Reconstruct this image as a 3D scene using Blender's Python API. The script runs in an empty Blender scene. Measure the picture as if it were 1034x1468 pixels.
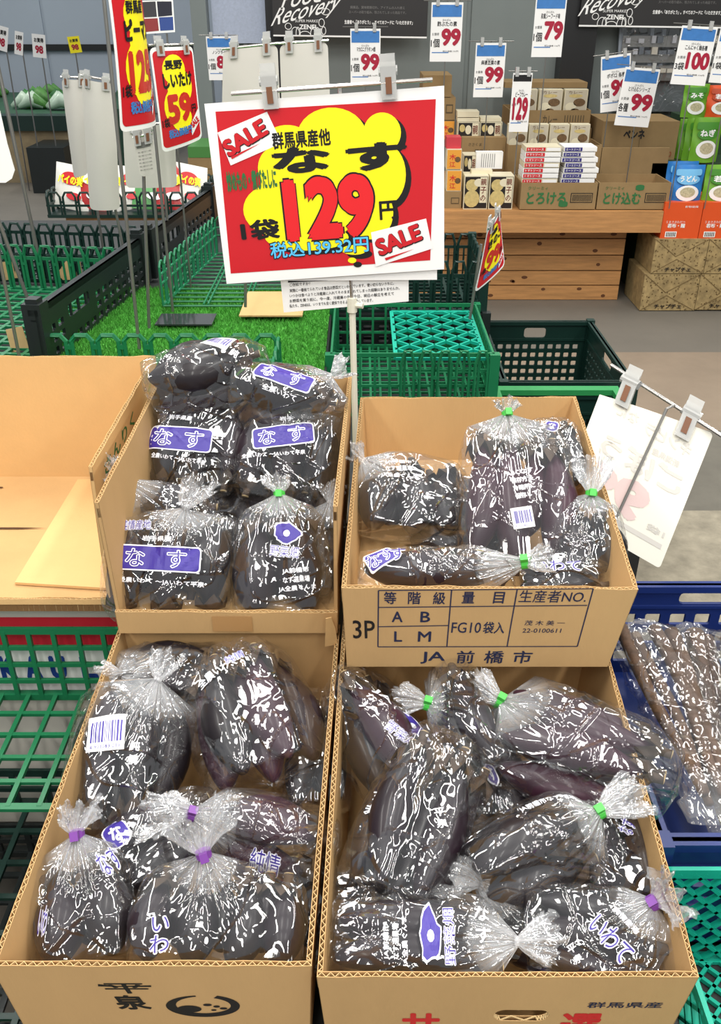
import bpy, bmesh, math, random
import numpy as np
from mathutils import Vector, Matrix
from mathutils.bvhtree import BVHTree
from mathutils.geometry import tessellate_polygon

S = bpy.context.scene
COL = S.collection
R = math.radians
PI = math.pi
# ------------------------------------------------------------------ camera
CAM_Z, PITCH, FPX, CU, CV = 1.45, R(30), 1283.0, 517.0, 734.0
cd = bpy.data.cameras.new('camera'); cam = bpy.data.objects.new('camera', cd); COL.objects.link(cam)
cam.location = (0, 0, CAM_Z); cam.rotation_euler = (R(90) - PITCH, 0, 0)
cd.sensor_fit = 'HORIZONTAL'; cd.sensor_width = 36; cd.lens = 36 * FPX / 1034; cd.clip_start = .02
S.camera = cam
# ------------------------------------------------------------------ light
w = bpy.data.worlds.new('world'); S.world = w; w.use_nodes = True
w.node_tree.nodes['Background'].inputs[0].default_value = (.93, .97, 1, 1)
w.node_tree.nodes['Background'].inputs[1].default_value = .46
S.view_settings.view_transform = 'Standard'; S.view_settings.look = 'None'
S.view_settings.gamma = 1; S.view_settings.use_curve_mapping = False
S.view_settings.exposure = .32
def strip(x, y, z, lx, ly, power, col=(1, .97, .92)):
    l = bpy.data.lights.new('ceiling_tube', 'AREA'); l.shape = 'RECTANGLE'; l.size = lx; l.size_y = ly
    l.energy = power; l.color = col
    o = bpy.data.objects.new('ceiling_tube', l); COL.objects.link(o); o.location = (x, y, z)
    return o
for x in (-1.5, -.3, .9, 2.3):
    for y in (-1.6, .55, 2.7): strip(x, y, 3.0, .15, 1.5, 21)
for x in (-6, -3.6, -1.2, 1.2, 3.6): strip(x, 5.0, 3.0, .15, 1.6, 13); strip(x, 8.4, 3.0, .15, 1.6, 22)
for a in ('max_bounces',): setattr(S.cycles, a, 12)
S.cycles.transparent_max_bounces = 24; S.cycles.sample_clamp_indirect = 6
S.cycles.caustics_reflective = False; S.cycles.caustics_refractive = False
# ------------------------------------------------------------------ pixel -> point
def ray(u, v):
    a = (u - CU) / FPX; b = (CV - v) / FPX
    return Vector((a, math.cos(PITCH) + b * math.sin(PITCH), -math.sin(PITCH) + b * math.cos(PITCH)))
def atY(u, v, Y):
    d = ray(u, v); return Vector((0, 0, CAM_Z)) + d * (Y / d.y)
def atZ(u, v, z):
    d = ray(u, v); return Vector((0, 0, CAM_Z)) + d * ((z - CAM_Z) / d.z)
def depth(p): return p.y * math.cos(PITCH) - (p.z - CAM_Z) * math.sin(PITCH)
# ------------------------------------------------------------------ materials
MATS = {}
def lin(c):
    return tuple((x / 12.92 if x <= .04045 else ((x + .055) / 1.055) ** 2.4) for x in (v / 255 for v in c)) + (1,)
def mat(name, c, rough=.6, metal=0, var=0, vscale=8, bump=0, bscale=60, spec=.5, stretch=None, emit=0, trans=0, coat=0):
    if name in MATS: return MATS[name]
    m = bpy.data.materials.new(name); m.use_nodes = True; n = m.node_tree; b = n.nodes['Principled BSDF']
    base = lin(c)
    b.inputs['Base Color'].default_value = base; b.inputs['Roughness'].default_value = rough
    b.inputs['Metallic'].default_value = metal; b.inputs['Specular IOR Level'].default_value = spec
    b.inputs['Coat Weight'].default_value = coat
    if trans: b.inputs['Transmission Weight'].default_value = trans
    if emit: b.inputs['Emission Color'].default_value = base; b.inputs['Emission Strength'].default_value = emit
    if var or bump:
        tc = n.nodes.new('ShaderNodeTexCoord'); mp = n.nodes.new('ShaderNodeMapping')
        n.links.new(tc.outputs['Object'], mp.inputs[0])
        if stretch: mp.inputs['Scale'].default_value = stretch
    if var:
        t = n.nodes.new('ShaderNodeTexNoise'); t.inputs['Scale'].default_value = vscale; t.inputs['Detail'].default_value = 8
        t.inputs['Roughness'].default_value = .65
        n.links.new(mp.outputs[0], t.inputs[0])
        r = n.nodes.new('ShaderNodeValToRGB'); r.color_ramp.elements[0].position = .3; r.color_ramp.elements[1].position = .7
        r.color_ramp.elements[0].color = tuple(x * (1 - var) for x in base[:3]) + (1,)
        r.color_ramp.elements[1].color = tuple(min(1, x * (1 + var * .6)) for x in base[:3]) + (1,)
        n.links.new(t.outputs[0], r.inputs[0]); n.links.new(r.outputs[0], b.inputs['Base Color'])
    if bump:
        t = n.nodes.new('ShaderNodeTexNoise'); t.inputs['Scale'].default_value = bscale; t.inputs['Detail'].default_value = 4
        n.links.new(mp.outputs[0], t.inputs[0])
        k = n.nodes.new('ShaderNodeBump'); k.inputs['Strength'].default_value = bump; k.inputs['Distance'].default_value = .004
        n.links.new(t.outputs[0], k.inputs['Height']); n.links.new(k.outputs[0], b.inputs['Normal'])
    MATS[name] = m; return m
def film_mat(name, hazecol=(.9, .91, .93), base=.085, rough=.055, fr=.36, bs=.8):
    m = bpy.data.materials.new(name); m.use_nodes = True; n = m.node_tree; N = n.nodes; L = n.links
    N.remove(N['Principled BSDF']); out = N['Material Output']
    tc = N.new('ShaderNodeTexCoord')
    acc = None
    for sc_, wid, amp, dist in ((4.5, .022, 1.0, 2.0), (9, .030, .45, 1.4)):      # long thin fold lines
        no = N.new('ShaderNodeTexNoise'); no.inputs['Scale'].default_value = sc_; no.inputs['Detail'].default_value = 1; no.inputs['Distortion'].default_value = dist
        L.new(tc.outputs['Object'], no.inputs[0])
        a1 = N.new('ShaderNodeMath'); a1.operation = 'SUBTRACT'; L.new(no.outputs[0], a1.inputs[0]); a1.inputs[1].default_value = .5
        a2 = N.new('ShaderNodeMath'); a2.operation = 'ABSOLUTE'; L.new(a1.outputs[0], a2.inputs[0])
        mr0 = N.new('ShaderNodeMapRange'); mr0.inputs['From Max'].default_value = wid; mr0.inputs['To Min'].default_value = amp; mr0.inputs['To Max'].default_value = 0
        L.new(a2.outputs[0], mr0.inputs[0])
        if acc is None: acc = mr0.outputs[0]
        else:
            s_ = N.new('ShaderNodeMath'); s_.operation = 'ADD'; L.new(acc, s_.inputs[0]); L.new(mr0.outputs[0], s_.inputs[1]); acc = s_.outputs[0]
    lo = N.new('ShaderNodeTexNoise'); lo.inputs['Scale'].default_value = 9; lo.inputs['Detail'].default_value = 0; L.new(tc.outputs['Object'], lo.inputs[0])
    s2 = N.new('ShaderNodeMath'); s2.operation = 'MULTIPLY_ADD'; L.new(lo.outputs[0], s2.inputs[0]); s2.inputs[1].default_value = 5.0; L.new(acc, s2.inputs[2])
    bp = N.new('ShaderNodeBump'); bp.inputs['Strength'].default_value = bs; bp.inputs['Distance'].default_value = .0035
    L.new(s2.outputs[0], bp.inputs['Height'])
    gl = N.new('ShaderNodeBsdfGlossy'); gl.inputs['Roughness'].default_value = rough; gl.inputs[0].default_value = (1, 1, 1, 1)
    L.new(bp.outputs[0], gl.inputs['Normal'])
    tr = N.new('ShaderNodeBsdfTransparent'); tr.inputs[0].default_value = (.965, .965, .965, 1)
    lw = N.new('ShaderNodeLayerWeight'); lw.inputs['Blend'].default_value = .35; L.new(bp.outputs[0], lw.inputs['Normal'])
    mr = N.new('ShaderNodeMapRange'); mr.inputs['To Min'].default_value = base; mr.inputs['To Max'].default_value = fr
    L.new(lw.outputs['Facing'], mr.inputs[0])
    m1 = N.new('ShaderNodeMixShader'); L.new(mr.outputs[0], m1.inputs[0]); L.new(tr.outputs[0], m1.inputs[1]); L.new(gl.outputs[0], m1.inputs[2])
    at = N.new('ShaderNodeAttribute'); at.attribute_name = 'haze'
    df = N.new('ShaderNodeBsdfDiffuse'); df.inputs[0].default_value = hazecol + (1,)
    L.new(bp.outputs[0], df.inputs['Normal'])
    m2 = N.new('ShaderNodeMixShader'); L.new(at.outputs['Fac'], m2.inputs[0]); L.new(m1.outputs[0], m2.inputs[1]); L.new(df.outputs[0], m2.inputs[2])
    L.new(m2.outputs[0], out.inputs[0]); MATS[name] = m; return m
FILM = film_mat('bag_film')
def veg_mat(name, c, c2):
    m = mat(name, c, rough=.34, spec=.3, coat=.1, var=.01)
    r = [x for x in m.node_tree.nodes if x.type == 'VALTORGB'][0]
    r.color_ramp.elements[0].color = lin(c); r.color_ramp.elements[1].color = lin(c2)
    return m
EGG = [veg_mat('eggplant_black', (24, 17, 22), (38, 24, 33)), veg_mat('eggplant_purple', (38, 20, 30), (72, 42, 56)), veg_mat('eggplant_dark', (22, 19, 22), (36, 28, 32))]
CALYX = mat('calyx_brown', (74, 58, 44), .7, var=.5, vscale=60)
STEM = mat('stem_cut', (205, 180, 135), .7, var=.2, vscale=90)
CARD = mat('cardboard', (198, 160, 110), .85, var=.10, vscale=5, bump=.12, bscale=220, stretch=(1, 1, .25), spec=.2)
CARD2 = mat('cardboard_light', (216, 177, 122), .85, var=.08, vscale=6, bump=.1, bscale=200, spec=.2)
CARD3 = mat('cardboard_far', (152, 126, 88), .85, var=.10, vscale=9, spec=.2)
FLUTE = mat('flute_paper', (205, 176, 128), .9, spec=.1)
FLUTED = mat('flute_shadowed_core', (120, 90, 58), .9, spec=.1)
WHITE = mat('white_paper', (244, 243, 240), .5, spec=.3)
PAPER = mat('offwhite_paper', (226, 222, 212), .7, var=.03, vscale=3)
RED = mat('sign_red', (203, 26, 36), .35); YEL = mat('sign_yellow', (255, 238, 20), .4)
BLK = mat('ink_black', (14, 12, 14), .5); NAVY = mat('ink_navy', (28, 34, 66), .6)
PUR = mat('print_purple', (58, 42, 142), .4); PWH = mat('print_white', (240, 240, 245), .4)
RINK = mat('ink_red', (206, 40, 38), .6); NUM = mat('number_red', (228, 32, 38), .4); SKY_T = mat('ink_blue', (92, 196, 250), .4)
GRN_T = mat('ink_green', (44, 110, 60), .5); CRIM = mat('crimson_ink', (168, 18, 52), .5); HDR = mat('header_blue', (62, 124, 192), .45, var=.12, vscale=30)
CHROME = mat('chrome_steel', (205, 200, 194), .22, metal=.9); STEEL = mat('dull_steel', (140, 138, 134), .35, metal=.7)
GREEN = mat('green_plastic', (22, 112, 70), .4, var=.08); TEAL = mat('teal_plastic', (18, 164, 138), .4, var=.08)
DGRN = mat('dark_green_plastic', (13, 44, 37), .4, var=.1); BLUEP = mat('blue_plastic', (26, 46, 108), .35, var=.08)
BLACKP = mat('black_plastic', (30, 36, 36), .35, var=.1); WIRE = mat('pale_green_bar', (38, 128, 88), .4)
WOOD = mat('pine_wood', (190, 138, 84), .55, var=.28, vscale=5, stretch=(1.2, 8, 14), bump=.05)
TAPEP = mat('purple_tape', (120, 62, 150), .4); TAPEG = mat('green_tape', (70, 190, 70), .4)
# clear plastic for the clips
CLIP = mat('clear_clip_plastic', (246, 246, 242), .12, trans=.55)
# ------------------------------------------------------------------ mesh builder
_txt = {}
def text_geo(s, bold=0.0, res=3, sp=1.0):
    k = (s, bold, res, sp)
    if k in _txt: return _txt[k]
    if bold > 0:
        V0, F0 = text_geo(s, 0, res, sp); e = _txt[(s, 'size', res, sp)]; V = []; F = []; Z = []; n = 3 if bold < .022 else 7
        for i in range(n):
            a = 2 * PI * i / n; b = len(V) ; V += [(p[0] * e[0] + bold * math.cos(a), p[1] * e[1] + bold * math.sin(a)) for p in V0]; Z += [i * .00002] * len(V0); F += [tuple(q + b for q in f_) for f_ in F0]
        V = np.array(V); lo = V.min(0); hi = V.max(0); V = (V - (lo + hi) / 2) / np.maximum(hi - lo, 1e-6); _txt[k] = (np.column_stack([V, Z]), F); return _txt[k]
    c = bpy.data.curves.new('t', 'FONT'); c.body = s; c.resolution_u = res; c.fill_mode = 'FRONT'; c.space_character = sp
    o = bpy.data.objects.new('t', c); COL.objects.link(o)
    me = bpy.data.meshes.new_from_object(o.evaluated_get(bpy.context.evaluated_depsgraph_get()))
    V = np.array([v.co[:2] for v in me.vertices]) if len(me.vertices) else np.zeros((1, 2))
    F = [tuple(p.vertices) for p in me.polygons]
    bpy.data.objects.remove(o); bpy.data.curves.remove(c); bpy.data.meshes.remove(me)
    lo = V.min(0); hi = V.max(0); V = (V - (lo + hi) / 2) / np.maximum(hi - lo, 1e-6); _txt[(s, 'size', res, sp)] = np.maximum(hi - lo, 1e-6)
    _txt[k] = (np.column_stack([V, np.zeros(len(V))]), F); return _txt[k]
def fine(V, F, mx):
    """triangulate and split until no edge is longer than mx"""
    V = [tuple(v) for v in V]; T = []
    for f in F:
        for i in range(1, len(f) - 1): T.append((f[0], f[i], f[i + 1]))
    mid = {}; out = []
    while T:
        a, b, c = T.pop()
        la = math.dist(V[a], V[b]); lb = math.dist(V[b], V[c]); lc = math.dist(V[c], V[a])
        m = max(la, lb, lc)
        if m <= mx: out.append((a, b, c)); continue
        if m == lb: a, b, c = b, c, a
        elif m == lc: a, b, c = c, a, b
        k = (min(a, b), max(a, b))
        if k not in mid: V.append(tuple((x + y) / 2 for x, y in zip(V[a], V[b]))); mid[k] = len(V) - 1
        i = mid[k]; T += [(a, i, c), (i, b, c)]
    return V, out
def frame(o, ux, uy):
    """mapping (x,y,z) in a flat surface frame -> world"""
    o = Vector(o); ux = Vector(ux).normalized(); uy = Vector(uy); uy = (uy - ux * uy.dot(ux)).normalized(); n = ux.cross(uy)
    return lambda x, y, z=0: o + ux * x + uy * y + n * z
class MB:
    def __init__(s): s.v = []; s.f = []; s.m = []
    def add(s, V, F, m=0):
        b = len(s.v); s.v += [tuple(v) for v in V]; s.f += [tuple(i + b for i in f) for f in F]; s.m += [m] * len(F)
    def hexa(s, P, m=0):
        s.add(P, [(0, 3, 2, 1), (4, 5, 6, 7), (0, 1, 5, 4), (1, 2, 6, 5), (2, 3, 7, 6), (3, 0, 4, 7)], m)
    def box(s, lo, hi, m=0, f=None):
        x0, y0, z0 = lo; x1, y1, z1 = hi
        P = [(x0, y0, z0), (x1, y0, z0), (x1, y1, z0), (x0, y1, z0), (x0, y0, z1), (x1, y0, z1), (x1, y1, z1), (x0, y1, z1)]
        if f: P = [f(*p) for p in P]
        s.hexa(P, m)
    def bar(s, a, b, w, h=None, m=0, up=(0, 0, 1)):
        a = Vector(a); b = Vector(b); d = (b - a).normalized(); up = Vector(up)
        if abs(d.dot(up)) > .98: up = Vector((0, 1, 0)) if abs(d.y) < .9 else Vector((1, 0, 0))
        x = d.cross(up).normalized() * (w / 2); y = x.normalized().cross(d) * ((h or w) / 2)
        s.hexa([a - x - y, a + x - y, a + x + y, a - x + y, b - x - y, b + x - y, b + x + y, b - x + y], m)
    def tube(s, pts, r, n=8, m=0, cap=True):
        pts = [Vector(p) for p in pts]; b = len(s.v); rr = r if hasattr(r, '__len__') else [r] * len(pts)
        d0 = (pts[1] - pts[0]).normalized(); x = d0.orthogonal().normalized(); V = []
        for i, p in enumerate(pts):
            d = (pts[min(i + 1, len(pts) - 1)] - pts[max(i - 1, 0)]).normalized()
            x = (x - d * x.dot(d)).normalized(); y = d.cross(x)
            for j in range(n): a = 2 * PI * j / n; V.append(p + x * (rr[i] * math.cos(a)) + y * (rr[i] * math.sin(a)))
        F = [(i * n + j, i * n + (j + 1) % n, (i + 1) * n + (j + 1) % n, (i + 1) * n + j) for i in range(len(pts) - 1) for j in range(n)]
        if cap: F += [tuple(range(n - 1, -1, -1)), tuple(range((len(pts) - 1) * n, len(pts) * n))]
        s.add(V, F, m)
    def poly(s, pts, f, z=0, m=0, mx=None, th=0, holes=()):
        loops = [[Vector((p[0], p[1], 0)) for p in l] for l in (pts, *holes)]
        V = [(p[0], p[1]) for l in loops for p in l]; T = tessellate_polygon(loops)
        T = [t if (V[t[1]][0] - V[t[0]][0]) * (V[t[2]][1] - V[t[0]][1]) - (V[t[1]][1] - V[t[0]][1]) * (V[t[2]][0] - V[t[0]][0]) > 0 else (t[0], t[2], t[1]) for t in T]
        if mx: V, T = fine(V, T, mx)
        s.add([f(x, y, z) for x, y in V], T, m)
        if th:
            s.add([f(x, y, z - th) for x, y in V], [t[::-1] for t in T], m)
            for l in (pts, *holes):
                n = len(l)
                s.add([f(x, y, z) for x, y in l] + [f(x, y, z - th) for x, y in l], [(i, (i + 1) % n, n + (i + 1) % n, n + i) for i in range(n)], m)
    def text(s, t, f, x, y, w, h, m=0, bold=0, z=.0004, rot=0, mx=None, res=3, sp=1.0, shear=0):
        V, F = text_geo(t, bold, res, sp); c, sn = math.cos(rot), math.sin(rot)
        V = [((p[0] + shear * p[1]) * w, p[1] * h, p[2]) for p in V]; V = [(x + c * a - sn * b, y + sn * a + c * b, q) for a, b, q in V]
        if mx: V, F = fine(V, F, mx)
        s.add([f(a, b, z + q) for a, b, q in V], F, m)
    def rect(s, f, x0, y0, x1, y1, m=0, z=.0003, mx=None):
        s.poly([(x0, y0), (x1, y0), (x1, y1), (x0, y1)], f, z, m, mx)
    def build(s, name, mats, parent=None, smooth=False):
        me = bpy.data.meshes.new(name); me.from_pydata(s.v, [], s.f)
        for m in (mats if isinstance(mats, (list, tuple)) else [mats]): me.materials.append(m)
        me.polygons.foreach_set('material_index', s.m)
        if smooth: me.polygons.foreach_set('use_smooth', [True] * len(s.f))
        me.update(); o = bpy.data.objects.new(name, me); COL.objects.link(o)
        if parent:
            o.parent = parent; o.matrix_parent_inverse = parent.matrix_basis.inverted()
        return o
def tag(o, label=None, cat=None, group=None, kind=None):
    for k, v in (('label', label), ('category', cat), ('group', group), ('kind', kind)):
        if v: o[k] = v
    return o
def empty(name, loc, label, cat, group=None):
    o = bpy.data.objects.new(name, None); COL.objects.link(o); o.location = loc; o.empty_display_size = .02
    return tag(o, label, cat, group)
def rrect(w, h, r, n=4, cx=0, cy=0):
    P = []
    for k, (sx, sy) in enumerate(((1, 1), (-1, 1), (-1, -1), (1, -1))):
        for i in range(n + 1):
            a = PI / 2 * (k + i / n); P.append((cx + sx * (w / 2 - r) + r * math.cos(a), cy + sy * (h / 2 - r) + r * math.sin(a)))
    return P
def circ(cx, cy, rx, ry=None, n=20): return [(cx + rx * math.cos(2 * PI * i / n), cy + (ry or rx) * math.sin(2 * PI * i / n)) for i in range(n)]

class Plane:
    """a flat surface placed in the room; g gives surface coordinates of a point of the picture"""
    def __init__(s, o, ux, uy):
        s.o = Vector(o); s.ux = Vector(ux).normalized(); uy = Vector(uy); s.uy = (uy - s.ux * uy.dot(s.ux)).normalized(); s.n = s.ux.cross(s.uy)
    def f(s, x, y, z=0): return s.o + s.ux * x + s.uy * y + s.n * z
    def g(s, u, v):
        d = ray(u, v); c = Vector((0, 0, CAM_Z)); t = (s.o - c).dot(s.n) / d.dot(s.n); p = c + d * t - s.o
        return p.dot(s.ux), p.dot(s.uy)
    def text(s, m, t, u, v, w, h, mi=0, bold=.01, z=.0004, rot=0, **k):
        x, y = s.g(u, v); a = Vector(s.g(u - w / 2, v)); b = Vector(s.g(u + w / 2, v)); c = Vector(s.g(u, v - h / 2)); d = Vector(s.g(u, v + h / 2))
        m.text(t, s.f, x, y, (a - b).length, (c - d).length, mi, bold=bold, z=z, rot=rot, **k)
    def poly(s, m, P, mi=0, z=.0003, th=0, mx=None): 
        Q = [s.g(*p) for p in P]
        ar = sum(Q[i][0] * Q[(i + 1) % len(Q)][1] - Q[(i + 1) % len(Q)][0] * Q[i][1] for i in range(len(Q)))
        m.poly(Q if ar > 0 else Q[::-1], s.f, z, mi, th=th, mx=mx)
    def circle(s, m, u, v, ru, rv, mi=0, z=.0003, n=22): s.poly(m, [(u + ru * math.cos(2 * PI * i / n), v + rv * math.sin(2 * PI * i / n)) for i in range(n)], mi, z)
# ------------------------------------------------------------------ the setting
FLOOR = mat('shop_floor', (112, 107, 98), .6, var=.12, vscale=2.5, bump=.05, bscale=30)
m = MB(); m.box((-7, -1.5, -.05), (5, 12, 0)); tag(m.build('floor', FLOOR), kind='structure')
# ------------------------------------------------------------------ corrugated boxes
def corr_panel(name, parent, C, th, mats=None, holes=(), ragged=.0012, seed=0, pitch=.0075, outer=None, flute=True, label=None):
    """C: bottom-left, bottom-right, top-right, top-left of the OUTER face seen from outside; th inwards"""
    C = [Vector(c) for c in C]; rnd = random.Random(seed)
    n = (C[1] - C[0]).cross(C[3] - C[0]).normalized()          # outward
    W = (C[1] - C[0]).length; H = (C[3] - C[0]).length
    def f(x, y, z=0):
        s, t = x / W, y / H
        return C[0] * (1 - s) * (1 - t) + C[1] * s * (1 - t) + C[2] * s * t + C[3] * (1 - s) * t + n * z
    mb = MB(); k = max(2, int(W / .018)); lt = .0006
    for z0 in (0, -(th - lt)):
        top = [(W * (1 - i / k), H + (rnd.uniform(-1, 1) * ragged if 0 < i < k else 0)) for i in range(k + 1)]
        mb.poly([(0, 0), (W, 0)] + top, f, z0, 0 if z0 == 0 else 1, th=lt, holes=holes)
    if flute:
        q = max(4, int(W / pitch)) * 2
        y0, y1 = (H - .02), H - .0004
        for i in range(q):
            x0, x1 = W * i / q, W * (i + 1) / q
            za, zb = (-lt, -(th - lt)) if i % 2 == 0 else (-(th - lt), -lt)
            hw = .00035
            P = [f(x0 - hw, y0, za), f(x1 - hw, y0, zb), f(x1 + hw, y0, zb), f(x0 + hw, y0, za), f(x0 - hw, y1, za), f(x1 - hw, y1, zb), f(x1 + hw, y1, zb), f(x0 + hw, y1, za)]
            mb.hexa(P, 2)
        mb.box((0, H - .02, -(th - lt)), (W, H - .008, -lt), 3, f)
        for xa, xb in ((0, .0006), (W - .0006, W)): mb.box((xa, 0, -th), (xb, H * .999, 0), 0, f)
        mb.box((0, 0, -th), (W, .0006, 0), 0, f)
        for hl in holes:                                   # cut edge of the hand hole
            L = len(hl)
            for i in range(L * 3):
                a, b = hl[(i // 3) % L], hl[(i // 3 + 1) % L]
                t0, t1 = (i % 3) / 3, (i % 3 + 1) / 3
                p = (a[0] + (b[0] - a[0]) * t0, a[1] + (b[1] - a[1]) * t0); r = (a[0] + (b[0] - a[0]) * t1, a[1] + (b[1] - a[1]) * t1)
                za, zb = (-lt, -(th - lt)) if i % 2 else (-(th - lt), -lt)
                mb.bar(f(p[0], p[1], za), f(r[0], r[1], zb), .0012, .0012, 2)
    else: mb.box((0, 0, -th), (W, H, 0), 0, f)
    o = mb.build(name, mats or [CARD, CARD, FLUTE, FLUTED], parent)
    if label: o['label'] = label
    return o, (lambda x, y, z=0: f(x, y, z)), W, H
def carton(name, label, group, rim, base, th=.005, front_drop=0, seed=0, sides=(1, 1, 1, 1), holes=(), mats=None):
    """rim/base: FL, FR, BR, BL outer corners. front_drop lowers the front panel's edge"""
    rim = [Vector(r) for r in rim]; base = [Vector(b) for b in base]
    e = empty(name, sum(base, Vector()) / 4, label, 'box', group)
    FLr, FRr, BRr, BLr = rim; FLb, FRb, BRb, BLb = base
    t = front_drop; out = {}
    if t: ft = [FLr.lerp(FLb, t), FRr.lerp(FRb, t)]
    else: ft = [FLr, FRr]
    if sides[0]: out['front'] = corr_panel('front_panel', e, [FLb, FRb, ft[1], ft[0]], th, holes=holes, seed=seed, mats=mats)
    ins = Vector((0, th * 1.05, 0))
    sh = lambda a, b: a + (b - a).normalized() * th * 1.05
    if sides[1]: out['right'] = corr_panel('side_panel', e, [sh(FRb, BRb), sh(BRb, FRb), sh(BRr, FRr), sh(FRr, BRr)], th, seed=seed + 1, mats=mats)
    if sides[2]: out['back'] = corr_panel('back_panel', e, [BRb, BLb, BLr, BRr], th, seed=seed + 2, mats=mats)
    if sides[3]: out['left'] = corr_panel('side_panel', e, [sh(BLb, FLb), sh(FLb, BLb), sh(FLr, BLr), sh(BLr, FLr)], th, seed=seed + 3, mats=mats)
    m = MB(); up = Vector((0, 0, th)); q = .006
    c = sum(base, Vector()) / 4; P = [b + (c - b).normalized() * q for b in base]
    m.hexa([p for p in P] + [p + up for p in P]); m.build('bottom_panel', CARD, e)
    return e, out
# four stocked cartons -------------------------------------------------
LLe, LL = carton('cardboard_box', 'front left eggplant box with black brush writing and round crest', None,
    [(-.329, .487, .703), (-.0435, .487, .703), (-.0265, .93, .745), (-.311, .93, .745)],
    [(-.319, .50, .545), (-.050, .50, .545), (-.033, .935, .55), (-.303, .935, .55)], seed=1)
hole = [(.178 + (.0145 if math.cos(a) > 0 else -.0145) + .0105 * math.cos(a), .088 + .0105 * math.sin(a)) for a in [i * PI / 8 + .01 for i in range(16)]]
LRe, LR = carton('cardboard_box', 'open cardboard box of bagged eggplants at front right with hand hole and red lettering', None,
    [(-.0385, .478, .701), (.2985, .478, .701), (.311, .955, .749), (-.022, .955, .749)],
    [(-.030, .492, .545), (.289, .492, .545), (.302, .955, .55), (-.014, .955, .55)], seed=11, holes=(hole,))
URe, UR = carton('cardboard_box', 'open cardboard box of eggplants with printed grade table, standing on the front right box', None,
    [(-.0215, .833, .870), (.3145, .833, .868), (.336, 1.30, .908), (.0, 1.30, .906)],
    [(-.0165, .838, .7515), (.297, .838, .7515), (.322, 1.29, .80), (.006, 1.29, .80)], seed=21)
ULe, UL = carton('cardboard_box', 'tall-sided cardboard box with cut-down front, full of purple-banner eggplant bags', None,
    [(-.309, .90, .94), (-.027, .90, .935), (-.0135, 1.29, .945), (-.307, 1.29, .945)],
    [(-.306, .905, .750), (-.029, .905, .750), (-.018, 1.285, .760), (-.300, 1.285, .760)], front_drop=.82, seed=31)
# folded-down flap strip and torn tape on the low front
m = MB(); m.poly([(0, 0), (.016, .004), (.014, .03), (.009, .05), (.002, .048)], frame((-.045, .898, .735), (1, 0, 0), (0, -.1, 1)), .001, 0, th=.0008)
o = m.build('torn_flap', CARD2, ULe)
m = MB(); f = UL['front'][1]; m.rect(f, .12, .004, .17, .028, 0, z=.0012); m.build('tape_strip', mat('brown_tape', (186, 142, 92), .3), ULe)
# empty box at left
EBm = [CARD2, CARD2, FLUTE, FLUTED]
EBe, EB = carton('cardboard_box', 'empty cardboard box at far left with scuffed bare floor and low front', None,
    [(-.90, 1.02, .925), (-.345, 1.02, .925), (-.332, 1.38, .945), (-.90, 1.38, .945)],
    [(-.90, 1.005, .722), (-.345, 1.005, .722), (-.332, 1.38, .722), (-.90, 1.38, .722)], front_drop=.955, seed=41, mats=EBm)
MATS['cardboard_light']
m = MB(); P = [tuple(atZ(22, 838, .7285)), (-.352, 1.03, .7285), (-.345, 1.36, .7285), tuple(atZ(112, 690, .7285))]
m.hexa([Vector(p) for p in P] + [Vector(p) + Vector((0, 0, .004)) for p in P]); o = m.build('floor_flap', CARD2, EBe)
m = MB(); rnd = random.Random(5)
ff = frame((-.62, 1.15, .7285), (1, 0, 0), (0, 1, 0))
x0 = atZ(66, 757, .7285); x0 = (x0.x + .62, x0.y - 1.15)
m.poly([(-.3, x0[1] - .001), (x0[0] - .045, x0[1] - .003), (x0[0], x0[1]), (x0[0] - .045, x0[1] + .002), (-.3, x0[1] + .001)], ff, .0003, 0)
for i in range(16):
    cx, cy = rnd.uniform(-.25, .03), rnd.uniform(-.1, .2); m.poly([(cx + rnd.uniform(.5, 1) * .007 * math.cos(a), cy + rnd.uniform(.3, 1) * .003 * math.sin(a)) for a in [k * PI / 4 for k in range(8)]], ff, .0004, 0)
m.build('scuff_marks', mat('scuff_brown', (78, 52, 30), .9), EBe)
# printing on the cartons ---------------------------------------------
m = MB(); f, W, H = UR['front'][1], UR['front'][2], UR['front'][3]
def uvpx(u0, u1, v0, v1, W, H):                                   # picture rectangle -> panel coordinates
    return lambda u, v: ((u - u0) / (u1 - u0) * W, (v1 - v) / (v1 - v0) * H)
def g(u, v):
    t = (v - 846) / 112; return (u - (489 + 6 * t)) / ((915 - 24 * t) - (489 + 6 * t)) * W, (1 - t) * H
def line(m, g, f, a, b, w, mi=0, z=.0004):
    a = g(*a); b = g(*b); d = Vector((b[0] - a[0], b[1] - a[1])); n = Vector((-d.y, d.x)).normalized() * w / 2
    m.poly([(a[0] - n.x, a[1] - n.y), (b[0] - n.x, b[1] - n.y), (b[0] + n.x, b[1] + n.y), (a[0] + n.x, a[1] + n.y)], f, z, mi)
for a, b in (((542, 849), (850, 845)), ((542, 928), (840, 927)), ((542, 849), (542, 928)), ((850, 845), (840, 927)), ((542, 872), (845, 868)), ((542, 899), (645, 897)), ((647, 848), (645, 928)), ((741, 847), (735, 928))):
    line(m, g, f, a, b, .0014)
def pt(m, t, g, f, u, v, wpx, hpx, mi=0, bold=.01, sc=None, rot=0, **k):
    x, y = g(u, v); x1, y1 = g(u + wpx, v + hpx); m.text(t, f, x, y, abs(x1 - x), abs(y1 - y), mi, bold=bold, rot=rot, **k)
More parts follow.
